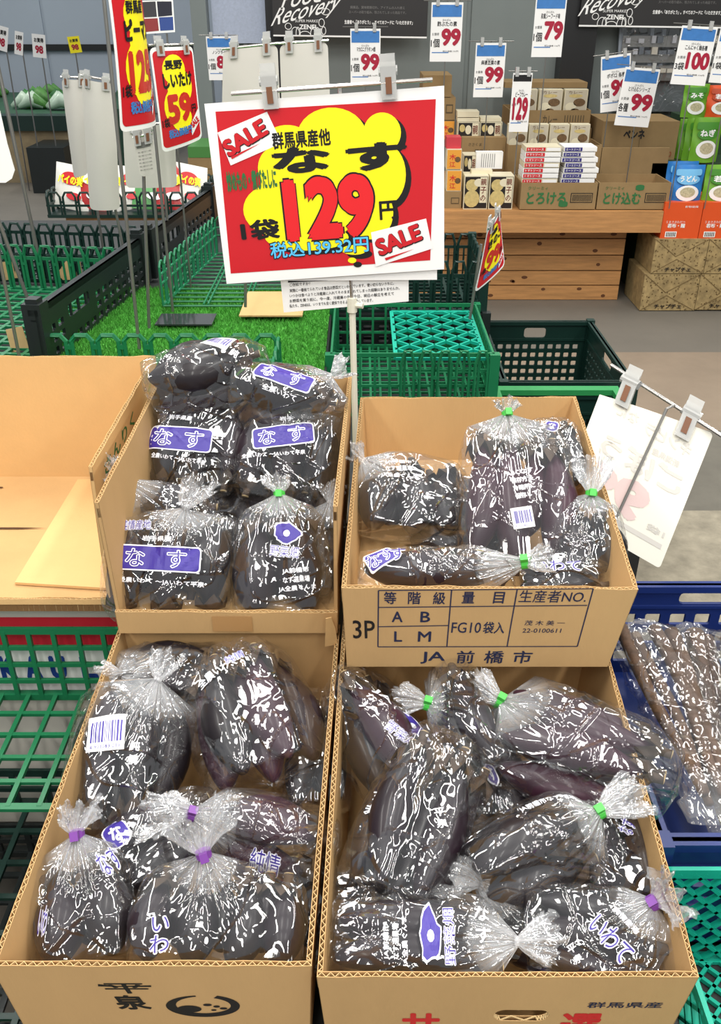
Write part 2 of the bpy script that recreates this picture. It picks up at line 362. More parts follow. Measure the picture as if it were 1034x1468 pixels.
for t, u, v, a, b in (('等', 559, 859, 18, 17), ('階', 594, 859, 18, 17), ('級', 630, 859, 17, 17), ('量', 672, 858, 17, 16), ('目', 716, 858, 14, 16), ('生産者NO.', 794, 856, 94, 17),
                      ('A', 570, 885, 16, 15), ('B', 611, 885, 14, 15), ('L', 572, 913, 12, 15), ('M', 611, 913, 19, 15), ('FG10', 672, 900, 42, 15), ('袋入', 713, 900, 30, 17),
                      ('茂 木 美 一', 787, 893, 58, 7), ('22-0100611', 784, 904, 56, 6), ('JA', 625, 944, 36, 18), ('前', 674, 943, 25, 19), ('橋', 717, 943, 27, 19), ('市', 760, 943, 26, 19)):
    pt(m, t, g, f, u, v, a, b, bold=.02 if len(t) < 3 else .008)
pt(m, '3P', g, f, 521, 903, 33, 26, mi=1, bold=.012)
m.build('printed_table', [NAVY, BLK], URe)
# red and black lettering of the front right box
m = MB(); f, W, H = LR['front'][1], LR['front'][2], LR['front'][3]
m.text('群馬県産', f, .267, .108, .066, .0105, 0, bold=.012); m.build('printed_lettering', NAVY, LRe)
for t, x in (('共', .088), ('選', .233)): m = MB(); m.text(t, f, x, .070, .037, .046, 0, bold=.03); m.build('red_character', RINK, LRe)
# brush writing and round crest of the front left box
m = MB(); f, W, H = LL['front'][1], LL['front'][2], LL['front'][3]
def brush(m, f, P, w, mi=0):
    for i in range(len(P) - 1):
        a, b = Vector(P[i]), Vector(P[i + 1]); d = (b - a); n = Vector((-d.y, d.x)).normalized()
        wa = w[i] / 2; wb = w[i + 1] / 2; e = d.normalized() * wa * .4
        m.poly([tuple(a - n * wa - e), tuple(b - n * wb), tuple(b + n * wb), tuple(a + n * wa - e)], f, .0004 + .00002 * i, mi)
m.text('平', f, .108, .121, .038, .018, 0, bold=.015, shear=-.1); m.text('泉', f, .108, .096, .030, .026, 0, bold=.03, shear=-.2)
brush(m, f, [(.085, .1265), (.10, .1245), (.130, .125)], [.004, .0015, .0028])
N = 40; ring = []
for i in range(N + 1):
    a = R(100) + i / N * R(325); w = .0016 + .0042 * math.sin(min(1, i / N * 1.3) * PI * .8)
    ring.append((a, w))
cx, cy = .172, .090
for i in range(N):
    a, w0 = ring[i]; b, w1 = ring[i + 1]; ra = lambda q, w: (cx + (.029 + w) * math.cos(q), cy + (.0175 + w * .6) * math.sin(q)); rb = lambda q, w: (cx + (.029 - w) * math.cos(q), cy + (.0175 - w * .6) * math.sin(q))
    m.poly([ra(a, w0), ra(b, w1), rb(b, w1), rb(a, w0)], f, .0004, 0)
for x, y, rx, ry in ((.159, .084, .011, .0065), (.176, .0915, .004, .0022), (.184, .0885, .003, .002), (.190, .085, .0035, .002), (.181, .082, .0025, .0015)): m.poly(circ(x, y, rx, ry), f, .0005, 0)
m.build('brush_writing', BLK, LLe)
# green writing on the slanted wall of the empty box
f, W, H = EB['right'][1], EB['right'][2], EB['right'][3]
m = MB(); m.text('さんりく', f, W * .35, H * .86, W * .45, H * .1, 0, bold=.02); m.build('green_lettering', GRN_T, EBe)
# ------------------------------------------------------------------ eggplant bags
def eggplant(parent, c, ax, up, L, r, mi, seed, flip, rz=None):
    rnd = random.Random(seed); ax = Vector(ax).normalized() * (-1 if flip else 1); up = Vector(up); sd = up.cross(ax).normalized(); up = ax.cross(sd); q = (rz or r) / r
    n, k = 16, 14; V = []; F = []; bend = rnd.uniform(-.08, .08) * L
    prof = lambda t: r * (math.sin(PI * min(1, max(0, t)) ** 1.15) ** .5) * (.74 + .30 * math.sin(PI * t * .85 + .25 - .6 * (1 - t))) if 0 < t < 1 else 0
    for i in range(k + 1):
        t = i / k; t = (1 - math.cos(t * PI)) / 2; rr = max(prof(1 - t), .0006); p = Vector(c) + ax * (L * (t - .5)) + sd * (bend * math.sin(PI * t))
        for j in range(n): a = 2 * PI * j / n; V.append(p + sd * rr * math.cos(a) + up * rr * q * math.sin(a))
    for i in range(k):
        for j in range(n): F.append((i * n + j, i * n + (j + 1) % n, (i + 1) * n + (j + 1) % n, (i + 1) * n + j))
    mb = MB(); mb.add(V, F); o = mb.build('eggplant', EGG[mi], parent, True)
    mb = MB(); b0 = Vector(c) + ax * (L * .5); V = []; F = []; nn = 20                       # calyx: five lobes over the shoulder
    for i in range(4):
        for j in range(nn):
            a = 2 * PI * j / nn; lob = .5 + .5 * math.cos(a * 5); s = [0, .45, .8, 1][i]; rr = [.0045, r * .45, r * .62, r * .74][i]
            back = L * (.0 + .05 * s + .13 * lob * s * s); V.append(b0 - ax * (back - .0015) + (sd * math.cos(a) + up * q * math.sin(a)) * rr)
    for i in range(3):
        for j in range(nn): F.append((i * nn + j, i * nn + (j + 1) % nn, (i + 1) * nn + (j + 1) % nn, (i + 1) * nn + j))
    mb.add(V, F, 0)
    mb.tube([b0 - ax * .004, b0 + ax * .006, b0 + ax * .012 + up * .001], [.0065, .005, .0055], 10, 0); mb.tube([b0 + ax * .0118 + up * .001, b0 + ax * .0126 + up * .001], [.0052, .0048], 10, 1)
    mb.build('calyx', [CALYX, STEM], o, True)
    return V
def egg_points(c, ax, up, L, r, rz):
    ax = np.array(ax); up = np.array(up); sd = np.cross(up, ax)
    P = []
    for t in np.linspace(-.5, .63, 8):
        rr = r * math.sqrt(max(0.02, 1 - (t * 1.75) ** 2 * .55))
        if t > .5: rr = .007
        for a in np.linspace(0, 2 * PI, 10)[:-1]: P.append(np.array(c) + ax * t * L + sd * rr * math.cos(a) + up * rr * rz / r * math.sin(a))
    return P
class Bag:
    def __init__(s, u, v, z, wpx, hpx, slope, label, roll=0, along='y', n=3, layers=1, neck=None, tape=None, tuft=.035, nlen=.022, seed=1, flip=0, prints=(), crumple=1.0, purple=0, res=1.0, tilt=0, r0=None, group=None):
        rnd = random.Random(seed); rs = np.random.RandomState(seed)
        c = atZ(u, v, z); D = depth(c); phi = math.atan2(CAM_Z - c.z, c.y); sl = R(slope)
        wpx *= 1.09; hpx *= 1.07; W = wpx * D / FPX; H = hpx * D / FPX / max(.3, math.sin(sl + phi))
        ex = Vector((1, 0, math.tan(R(tilt)))).normalized(); nn = Vector((0, -math.sin(sl), math.cos(sl))); nn = (nn - ex * nn.dot(ex)).normalized(); ey = nn.cross(ex)
        s.F = lambda x, y, zz=0: c + ex * x + ey * y + nn * zz
        s.px = lambda U, V_: ((U - u) * D / FPX, -(V_ - v) * D / FPX / max(.3, math.sin(sl + phi)))
        s.k = D / FPX
        cr, sr = math.cos(R(roll)), math.sin(R(roll)); a1 = ex * cr + ey * sr; b1 = ey * cr - ex * sr
        e = empty('eggplant_bag', c, label, 'eggplant bag', group); s.e = e
        if along == 'y': A, B, LA, LB = b1, a1, H, W
        else: A, B, LA, LB = a1, b1, W, H
        r = LB / n / 2 * .96; L = LA * .93; pts = []; th = r
        rz = min(r, .031)
        lay = [(0, n)] + ([(1, n - 1)] if layers > 1 else [(-1, n - 1)])
        for li, k in lay:
            rr = r; rv = rz * (.9 if li else 1)
            for i in range(k):
                off = (i - (k - 1) / 2) * LB / n * .96; taper = 1 - .14 * abs(off) / (LB / 2); le = L * taper * rnd.uniform(.95, 1) * (.8 if li < 0 else 1)
                ctr = c + ey * (.12 * H * (li < 0)) + B * off + nn * (li * rv * (1.35 if li > 0 else 1.1) - (.5 * rv if layers > 1 else 0)) + A * rnd.uniform(-.02, .02) * L * (.3)
                fl = flip if flip in (0, 1) else rnd.random() < .5
                axv = (A + B * rnd.uniform(-.09, .09)).normalized()
                eggplant(e, ctr, axv, nn, le, rr * 1.0, (1 if purple and rnd.random() < purple else rnd.choice((0, 2))), rnd.random(), fl, rv)
                pts += egg_points(ctr, axv * (-1 if fl else 1), nn, le, rr * 1.03, rv * 1.03)
        P = np.array(pts); c0 = P.mean(0); P = P - c0
        # film hull
        M = 420; ii = np.arange(M) + .5; ph = np.arccos(1 - 2 * ii / M); th_ = PI * (1 + 5 ** .5) * ii
        Nn = np.stack([np.cos(th_) * np.sin(ph), np.sin(th_) * np.sin(ph), np.cos(ph)], 1); h = (P @ Nn.T).max(0) + .0012
        nlen *= .7
        if neck is None: nd = np.array(A) * (1 if rnd.random() < .5 else -1); hasn = False
        else:
            na = R(neck[0]); nd = np.array(ex) * math.cos(na) + np.array(ey) * math.sin(na) + np.array(nn) * neck[1]; hasn = True
        nd = nd / np.linalg.norm(nd); hl = np.array(nn) - nd * np.dot(nn, nd); 
        if np.linalg.norm(hl) < .1: hl = np.array(ey) - nd * np.dot(ey, nd)
        hl /= np.linalg.norm(hl); sd = np.cross(nd, hl)
        NC = int(150 * res); NB = int(96 * res); t0 = R(34) if hasn else R(2)
        tt = np.linspace(t0, PI - R(1.5), NB); pp = np.arange(NC) * 2 * PI / NC
        tuft *= .8
        T, Q = np.meshgrid(tt, pp, indexing='ij')
        d = np.cos(T)[..., None] * nd + (np.sin(T) * np.cos(Q))[..., None] * hl + (np.sin(T) * np.sin(Q))[..., None] * sd
        dd = d.reshape(-1, 3); dn = dd @ Nn.T; rad = np.where(dn > .08, h[None] / np.maximum(dn, .08), 9).min(1)
        pos = dd * rad[:, None]
        # folds and creases
        pol = T.reshape(-1); az = Q.reshape(-1); w_end = np.exp(-(pol - t0) / .55) + .8 * np.exp(-(PI - pol) / .4)
        disp = np.zeros(len(dd)); rmean = rad.mean()
        for kk in range(int(48 * crumple)):
            nv = rs.normal(size=3); nv /= np.linalg.norm(nv); q = dd[rs.randint(len(dd))] * rmean * rs.uniform(.8, 1.05); sg = rs.uniform(.010, .038); wd = rs.uniform(.0018, .006)
            x = (pos - q) @ nv; x = x + .003 * np.sin(((pos - q) @ np.roll(nv, 1)) * 160)
            disp += rs.uniform(-.0026, .0036) * np.maximum(0, 1 - np.abs(x) / wd) * np.exp(-((pos - q) ** 2).sum(1) / (2 * sg * sg))
        for fq in (7, 11, 17, 26):
            ph0 = rs.uniform(0, 7); disp += w_end * .0022 * (11 / fq) ** .5 * np.abs(np.sin(fq * az / 2 + ph0 + .6 * np.sin(pol * 3 + fq))) 
        disp *= np.clip(rad / .04, .3, 1)
        pos = pos + dd * (disp + .0004)[:, None]
        rows = [pos.reshape(NB, NC, 3)]; haze = [np.clip(.005 + .03 * np.exp(-(T - t0) / .22) * (1 if hasn else .15) , 0, 1)]
        if hasn:
            ring = pos.reshape(NB, NC, 3)[0]; rh = (h / np.maximum(Nn @ nd, .2) + (Nn @ nd < .2) * 9).min(); ringc = ring.mean(0); Tp = nd * (max(rh, np.dot(ringc, nd)) + nlen)
            s.tie = Tp + c0; up_rows = []; hz = []; cA = np.cos(pp)[:, None] * hl + np.sin(pp)[:, None] * sd
            pleat = sum(np.abs(np.sin(f_ * pp / 2 + rs.uniform(0, 7))) * a_ for f_, a_ in ((9, .5), (15, .35), (24, .3), (37, .2)))
            NR = 18
            for i in range(NR, 0, -1):
                q = i / (NR + 1)                                    # 1 at the tie, 0 at the body
                base_ = ring * (1 - q) + (Tp + cA * .0055) * q; base_ = base_ - nd * (.006 * math.sin(PI * q))
                base_ = base_ + (cA * .6 + nd * .5) * ((pleat - .7) * .0075 * math.sin(PI * min(q * .85 + .1, 1)) * (1 - q * .5))[:, None]
                up_rows.append(base_); hz.append(np.full(NC, .03 + .20 * q ** 1.5) + (pleat - .6) * .22 * q)
            up_rows.reverse(); hz.reverse()
            K = 16; fan = []; fh = []; curl = rs.normal(size=3) * .35; fw = rs.uniform(.55, .9)
            for i in range(K + 1):
                q = 1 - i / K                                       # 1 at the loose end
                rr_ = .0048 + tuft * .5 * q ** .8; amp = (pleat - .7) * .55 * q + .15 * np.sin(5 * pp + 3 * q) * q
                el = cA * rr_; el = el - np.outer(el @ sd, sd) * 0 - np.outer(el @ hl, hl) * (1 - fw) * q
                le_ = tuft * (q + .30 * q * np.sin(3 * pp + 1.3) + .12 * q * np.sin(11 * pp))
                fan.append(Tp + el * (1 + amp)[:, None] + nd * le_[:, None] + curl * (tuft * .6 * q * q) + rs.normal(size=(NC, 3)) * .0009 * q); fh.append(np.full(NC, .22 - .12 * q) + (pleat - .6) * .2)
            rows = [np.array(fan), np.array(up_rows)] + rows; haze = [np.array(fh), np.array(hz)] + haze
        G = np.concatenate(rows, 0); HZ = np.clip(np.concatenate(haze, 0), 0, .75).reshape(-1); nr = len(G); V = G.reshape(-1, 3) + c0
        F = [(i * NC + j, (i + 1) * NC + j, (i + 1) * NC + (j + 1) % NC, i * NC + (j + 1) % NC) for i in range(nr - 1) for j in range(NC)]
        F.append(tuple((nr - 1) * NC + j for j in range(NC - 1, -1, -1)))
        mb = MB(); mb.add(V.tolist(), F); film = mb.build('film', FILM, e, True)
        at_ = film.data.attributes.new('haze', 'FLOAT', 'POINT'); at_.data.foreach_set('value', HZ)
        s.bvh = BVHTree.FromPolygons([Vector(x) for x in V], F[:-1]); s.nn = nn
        if hasn and tape:
            m_ = MB(); tp = Vector(s.tie); n3 = Vector(nd)
            m_.tube([tp - n3 * .0045, tp - n3 * .004, tp + n3 * .004, tp + n3 * .0045], [.0060, .0078, .0078, .0060], 14)
            side = Vector(sd); hv = Vector(hl); m_.hexa([tp + a_ * side * .004 + b_ * n3 * .0045 + hv * q_ for q_ in (.006, .0135) for a_, b_ in ((-1, -1), (1, -1), (1, 1), (-1, 1))])
            m_.build('tie_tape', TAPEP if tape == 'p' else TAPEG, e)
        for p in prints: s.print(*p)
    def proj(s, rot, x0, y0, lift=.0009):
        c_, s_ = math.cos(R(rot)), math.sin(R(rot))
        def f(x, y, z=0):
            X, Y = x0 + c_ * x - s_ * y, y0 + s_ * x + c_ * y; o = s.F(X, Y, .2); hit = s.bvh.ray_cast(o, -s.nn)
            if hit[0] is None: return s.F(X, Y, -.01)
            return hit[0] + s.nn * (lift + z)
        return f
    def print(s, kind, u, v, wpx, hpx, rot=0, txt=''):
        x0, y0 = s.px(u, v); k = s.k; w, h = wpx * k, hpx * k * (s.px(0, 0)[1] - s.px(0, 1)[1]) / k; f = s.proj(rot, x0, y0); m = MB(); MX = .006
        if kind == 'banner':
            m.poly(rrect(w, h, h * .16), f, 0, 1, MX); m.poly(rrect(w - .0035, h - .0035, h * .14), f, .0004, 0, MX)
            for t, xx in (('な', -.26), ('す', .22)):
                m.text(t, f, xx * w, 0, h * .78, h * .72, 1, bold=.045, z=.0008, mx=MX); m.text(t, f, xx * w, 0, h * .78*.91, h * .72*.91, 0, bold=0, z=.0010, mx=MX)
            m.build('printed_banner', [PUR, PWH], s.e)
        elif kind == 'text':
            ls = txt.split('\n'); n = len(ls)
            for i, t in enumerate(ls): m.text(t, f, 0, h * (.5 - (i + .5) / n), w * (len(t) / max(map(len, ls))), h / n * .72, 0, bold=.025, mx=MX, res=1)
            m.build('printed_text', [PWH], s.e)
        elif kind == 'map':
            rnd = random.Random(int(u)); P = [(w * .5 * (1 + .22 * math.sin(3 * a + 1) + rnd.uniform(-.12, .12)) * math.cos(a), h * .26 + h * .27 * (1 + rnd.uniform(-.15, .15)) * math.sin(a)) for a in [i * 2 * PI / 22 for i in range(22)]]
            m.poly([(x * 1.12, h * .26 + (y - h * .26) * 1.14) for x, y in P], f, 0, 1, MX); m.poly(P, f, .0004, 0, MX)
            m.poly(circ(0, h * .26, w * .13, h * .10, 9), f, .0007, 1, MX)
            m.text('野菜畑', f, 0, -h * .26, w * 1.15, h * .34, 1, bold=.06, z=.0009, mx=MX); m.text('野菜畑', f, 0, -h * .26, w * 1.12, h * .32, 0, bold=0, z=.0011, mx=MX)
            m.build('printed_emblem', [PUR, PWH], s.e)
        elif kind == 'script':
            m.text(txt, f, 0, 0, w, h, 1, bold=.07, mx=MX); m.text(txt, f, 0, 0, w * .96, h * .92, 0, bold=.0, z=.0012, mx=MX); m.build('printed_script', [PUR, PWH], s.e)
        elif kind == 'blob':
            m.poly(rrect(w, h, h * .3), f, 0, 1, MX); m.poly(rrect(w - .003, h - .003, h * .28), f, .0004, 0, MX); m.text(txt, f, 0, 0, w * .5, h * .62, 1, bold=.04, z=.0008, mx=MX); m.build('printed_badge', [PUR, PWH], s.e)
        elif kind == 'barcode':
            m.rect(f, -w / 2, -h / 2, w / 2, h / 2, 0, 0, MX); x = -w * .40; rnd = random.Random(int(v))
            while x < w * .38:
                b = w * rnd.choice((.015, .02, .035, .045)); m.rect(f, x, -h * .26, x + b, h * .34, 1, .0005, MX); x += b + w * rnd.choice((.018, .03, .04))
            m.text('4 901083 210', f, 0, -h * .38, w * .8, h * .12, 1, mx=MX, z=.0005, res=1); m.build('barcode_label', [WHITE, PUR], s.e)
IWA = '全農いわて ～JAいわて平泉'; MAE = 'JA前橋市\nなす選果場\nJA全農ぐんま'
def bags_front():
    # --- front left box
    Bag(240, 965, .71, 150, 70, 15, 'eggplant bag at the very back of the front left box, under the low-front box', roll=5, along='x', n=2, neck=(200, .5), seed=51, tuft=.03, res=.8)
    Bag(455, 1080, .665, 90, 150, 10, 'half hidden eggplant bag against the right wall of the front left box', along='y', n=2, seed=52, res=.8)
    Bag(225, 1215, .655, 170, 110, 15, 'deep-lying eggplant bag in the middle of the front left box with purple banner edge', along='x', n=2, seed=53, roll=30, prints=[('blob', 172, 1210, 36, 44, 40, 'な'), ('text', 190, 1205, 14, 46, -10, '純\n情\n産\n地'), ('text', 245, 1165, 32, 22, 30, 'いわて')])
    Bag(440, 1310, .65, 90, 130, 15, 'eggplant bag squeezed in the near right corner of the front left box', along='y', n=2, seed=54, res=.8)
    Bag(178, 1085, .69, 160, 185, 28, 'eggplant bag with white barcode label and stem ends towards the viewer', roll=-4, along='y', n=3, layers=2, neck=(72, .15), tuft=.032, nlen=.02, seed=55, flip=1,
        prints=[('barcode', 162, 1068, 54, 48, 4), ('text', 205, 1095, 14, 36, 0, '純\n情')])
    Bag(362, 1030, .71, 178, 170, 18, 'round folded eggplant bag with slanted white print in the front left box', along='y', n=3, layers=2, roll=20, seed=56, purple=.6, crumple=1.5, prints=[('text', 312, 990, 62, 22, 35, '全農いわて'), ('script', 335, 970, 30, 14, 30, '純情')])
    Bag(385, 1195, .685, 160, 110, 20, 'purple-tied eggplant bag gathered at its left, middle of the front left box', along='x', n=2, layers=2, roll=-14, neck=(172, .35), tape='p', tuft=.045, nlen=.028, seed=57, purple=.9, prints=[('script', 385, 1240, 44, 22, -15, '純情')])
    Bag(118, 1310, .665, 140, 140, 28, 'purple-tied eggplant bag in the near left corner of the front left box', along='y', n=2, layers=1, roll=12, neck=(100, .45), tape='p', tuft=.034, nlen=.03, seed=58, prints=[('script', 77, 1325, 14, 40, 0, 'いわ'), ('script', 155, 1245, 30, 40, 40, 'なす')])
    Bag(315, 1325, .675, 235, 125, 24, 'widest eggplant bag gathered on top with purple tape, near right of the front left box', along='y', n=4, layers=1, roll=-3, neck=(110, .75), tape='p', tuft=.055, nlen=.03, seed=59, prints=[('script', 238, 1345, 28, 48, 4, 'い\nわ')])
    # --- front right box
    Bag(700, 1120, .665, 110, 120, 10, 'hidden eggplant bag between the others in the middle of the front right box', n=2, seed=61, res=.8, prints=[('blob', 700, 1130, 16, 30, 20, 'す')])
    Bag(880, 1215, .665, 110, 150, 10, 'lower eggplant bag along the right wall of the front right box with purple script', n=2, seed=62, res=.8, neck=(120, .4), tuft=.04, prints=[('script', 895, 1205, 26, 20, 60, 'なす')])
    Bag(560, 1290, .655, 170, 90, 10, 'lower eggplant bag left of centre in the front right box', along='x', n=2, seed=63, res=.8)
    Bag(765, 1320, .65, 150, 100, 10, 'eggplant bag with purple badge at the near middle of the front right box', along='x', n=2, seed=64, neck=(160, .5), tuft=.04, prints=[('blob', 770, 1390, 46, 34, 8, 'な')])
    Bag(545, 1055, .70, 120, 165, 20, 'eggplant bag with purple emblem and slanted white print, back left in the front right box', roll=32, n=2, layers=2, seed=65, purple=.4, prints=[('map', 582, 1065, 42, 52, -35), ('text', 540, 1032, 34, 40, -38, 'JA\nなす\nJA')])
    Bag(680, 1035, .715, 100, 140, 20, 'narrow green-tied eggplant bag at the back middle of the front right box', roll=15, n=2, layers=2, neck=(165, .1), tape='g', tuft=.035, nlen=.012, seed=66, purple=.3)
    Bag(828, 1068, .715, 225, 150, 18, 'largest eggplant bag, bulging over the right wall of the front right box', roll=-22, along='x', n=3, layers=2, neck=(150, .1), tape='g', tuft=.032, nlen=.01, seed=67, purple=.6, crumple=1.6)
    Bag(603, 1180, .705, 165, 215, 22, 'tall tilted eggplant bag at the left middle of the front right box', roll=-22, n=3, layers=2, seed=68, crumple=1.6, purple=.2, prints=[('text', 628, 1190, 16, 30, 10, '平\n泉'), ('text', 535, 1160, 14, 40, -30, 'す\nま')])
    Bag(752, 1222, .695, 175, 125, 18, 'eggplant bag with pale printed strip gathered right, centre of front right box', roll=22, along='x', n=2, layers=2, neck=(24, .25), tape='g', tuft=.04, nlen=.012, seed=69, prints=[('text', 790, 1165, 92, 18, 18, 'JA前橋市なす選果場')])
    Bag(590, 1348, .675, 235, 112, 20, 'flat eggplant bag with sideways white print and emblem in the front right box', along='x', n=2, layers=1, roll=-2, neck=(-3, .1), tuft=.04, nlen=.012, seed=70,
        prints=[('text', 566, 1358, 66, 38, 90, MAE), ('map', 628, 1352, 66, 48, 90), ('text', 690, 1335, 22, 56, 0, 'な\nす')])
    Bag(850, 1340, .668, 190, 115, 20, 'eggplant bag with purple and white cursive print, gathered right with purple tape', along='x', n=3, layers=1, roll=-8, neck=(22, .5), tape='p', tuft=.045, nlen=.022, seed=71,
        prints=[('script', 868, 1352, 66, 34, -52, 'いわて'), ('text', 892, 1330, 44, 12, -52, '純情産地'), ('text', 815, 1370, 14, 28, 30, '平\n泉')])
def bags_upper():
    # --- tall-sided left box
    Bag(395, 745, .80, 130, 110, 15, 'dark eggplant bag seen deep between the front and middle rows of the low-front box', n=2, seed=81, res=.8)
    Bag(330, 735, .80, 110, 90, 15, 'small dark eggplant bag between the front and middle rows, low-front box', n=2, seed=80, res=.8)
    Bag(460, 800, .79, 75, 110, 20, 'eggplant bag with a crumpled tuft at the right wall of the low-front box', n=1, seed=82, res=.8, neck=(80, .4), tuft=.03)
    Bag(245, 745, .835, 110, 80, 20, 'eggplant bag behind the big banner bag with tuft and purple band at the left wall', along='x', n=2, seed=83, neck=(150, .5), tape='p', tuft=.04, nlen=.03)
    Bag(290, 540, .968, 150, 100, 35, 'topmost back eggplant bag with barcode strip in the low-front box', along='x', n=2, layers=2, roll=18, seed=84, prints=[('barcode', 317, 514, 44, 24, -28), ('text', 342, 535, 12, 14, -28, '純')])
    Bag(405, 572, .945, 140, 98, 35, 'back right eggplant bag in the low-front box with a tilted purple banner', along='x', n=2, layers=2, roll=-12, seed=85, neck=(25, .3), tuft=.03, nlen=.01, prints=[('banner', 411, 568, 86, 24, -22), ('text', 405, 588, 50, 9, -22, '全農いわて')])
    Bag(283, 640, .885, 130, 115, 42, 'middle left eggplant bag in the low-front box with a level purple banner', along='y', n=3, layers=1, roll=0, seed=86, flip=1, prints=[('banner', 263, 639, 92, 33, -6), ('text', 262, 609, 34, 10, -8, '岩手県産'), ('text', 262, 667, 78, 11, -10, IWA), ('script', 255, 582, 34, 12, -6, '純情')])
    Bag(418, 655, .88, 145, 120, 42, 'middle right eggplant bag in the low-front box with banner rising to the right', along='y', n=3, layers=1, roll=-8, seed=87, flip=1, neck=(75, .1), tuft=.02, nlen=.012, prints=[('banner', 408, 636, 88, 30, 6), ('text', 395, 662, 90, 10, 3, IWA), ('text', 412, 612, 20, 9, 0, '岩手')])
    Bag(243, 812, .805, 178, 136, 50, 'large front left eggplant bag in the low-front box with the widest purple banner', along='y', n=3, layers=1, roll=0, seed=88, flip=1, neck=(75, .25), tuft=.035, nlen=.018, prints=[('banner', 234, 805, 122, 36, -3), ('text', 240, 838, 120, 12, -4, IWA), ('text', 232, 777, 42, 11, -2, '岩手県産'), ('script', 200, 757, 46, 16, 0, '純情産地')])
    Bag(402, 812, .805, 132, 150, 47, 'front right eggplant bag in the low-front box with purple emblem and green tape', along='y', n=2, layers=1, roll=4, seed=89, neck=(92, .15), tape='g', tuft=.028, nlen=.022, prints=[('map', 412, 785, 36, 50, -6), ('text', 428, 836, 52, 36, 6, MAE)])
    # --- printed box
    Bag(795, 655, .875, 85, 90, 25, 'eggplant bag at the back right of the grade-table box behind the tall bag', n=2, seed=91, prints=[('blob', 792, 625, 20, 18, -20, 'な')])
    Bag(655, 745, .80, 150, 110, 10, 'lower eggplant bag in the middle of the grade-table box', n=2, seed=92, along='x', res=.8)
    Bag(800, 825, .825, 120, 60, 20, 'eggplant bag peeping over the printed front at right with purple script', n=2, seed=93, along='x', res=.8, prints=[('script', 795, 825, 70, 16, 0, 'いわて')])
    Bag(590, 715, .845, 155, 100, 22, 'eggplant bag at the left of the grade-table box with dark fruit ends hanging forward', along='y', n=3, layers=1, roll=-4, seed=94, flip=0, neck=(150, .4), tuft=.025, nlen=.008, prints=[('text', 572, 692, 54, 32, 2, MAE)])
    Bag(845, 780, .845, 95, 95, 25, 'green-tied eggplant bag in the right corner of the grade-table box', along='y', n=2, seed=95, neck=(82, .5), tape='g', tuft=.045, nlen=.02)
    Bag(738, 718, .875, 155, 190, 40, 'upright eggplant bag with purple fruits and barcode, tallest in the grade-table box', along='y', n=3, layers=1, roll=-6, seed=96, purple=.8, neck=(92, .1), tape='g', tuft=.025, nlen=.012, crumple=1.3, prints=[('barcode', 742, 752, 30, 28, 8), ('text', 745, 705, 40, 44, 12, 'ABCなす\n保存方法\n冷暗所に\n保存して')])
    Bag(625, 818, .845, 215, 52, 25, 'long eggplant bag lying just behind the printed front panel with green tape', along='x', n=1, layers=1, roll=0, seed=97, neck=(0, .2), tape='g', tuft=.03, nlen=.012, prints=[('banner', 545, 815, 44, 24, 30), ('script', 570, 810, 22, 22, 0, 'す')])
bags_front(); bags_upper()
# ------------------------------------------------------------------ rest of the setting
WALLM = mat('grey_wall_panel', (122, 130, 128), .35, var=.08, vscale=1.5)
WALLB = mat('pale_blue_wall', (168, 178, 190), .5, var=.05, vscale=1)
DARKF = mat('dark_frame', (24, 24, 26), .4)
def struct(name, m, mats, parent=None):
    o = m.build(name, mats, parent)
    if not parent: o['kind'] = 'structure'
    return o
XJ = -.72
m = MB(); m.box((XJ, 5.9, 0), (5, 6.0, 3.0)); wall = struct('wall_back', m, WALLM)
for x0, x1 in ((XJ + .3, .62), (.64, 1.28), (2.05, 2.62)):
    mm = MB(); mm.box((x0, 5.885, .3), (x1 - .01, 5.8995, 2.9)); mm.build('panel', WALLM, wall)
m = MB(); m.box((-7, 11, 0), (XJ + .1, 11.1, 3)); wl = struct('wall_far', m, WALLB)
x = -7
while x < XJ - 1: mm = MB(); mm.box((x, 10.985, .3), (x + 1.17, 10.9995, 2.9)); mm.build('panel', WALLB, wl); x += 1.2
m = MB(); m.box((XJ, 6.0, 0), (XJ + .1, 11, 3)); struct('wall_side', m, WALLB)
m = MB(); m.box((4.9, -1.5, 0), (5, 5.9, 3)); struct('wall_right', m, WALLM)
m = MB(); m.box((-7.05, -1.5, 0), (-7, 11, 3)); struct('wall_left', m, WALLB)
def uX(u, v, Y): return atY(u, v, Y).x
m = MB(); m.box((uX(278, 50, 5.85), 5.80, 0), (uX(300, 50, 5.85), 5.9, 3)); struct('trim_1', m, WALLM)
m = MB(); m.box((uX(383, 50, 5.85), 5.80, 0), (uX(407, 50, 5.85), 5.9, 3)); struct('trim_2', m, DARKF)
m = MB(); a = atY(838, 0, 5.75).x; m.box((a - .10, 5.74, 0), (a + .09, 5.9, 3)); struct('trim_3', m, DARKF)
m = MB(); m.box((-7, 10.94, atY(80, 68, 10.95).z - .03), (XJ, 10.98, atY(80, 68, 10.95).z + .03)); struct('trim_4', m, DARKF)
# perforated pale blue panel between the two frames
m = MB(); a = atY(302, 0, 5.85).x; b = atY(382, 0, 5.85).x; m.box((a, 5.86, atY(350, 62, 5.86).z), (b, 5.88, 2.6)); struct('trim_5', m, mat('perforated_blue', (176, 186, 206), .6, var=.12, vscale=90))
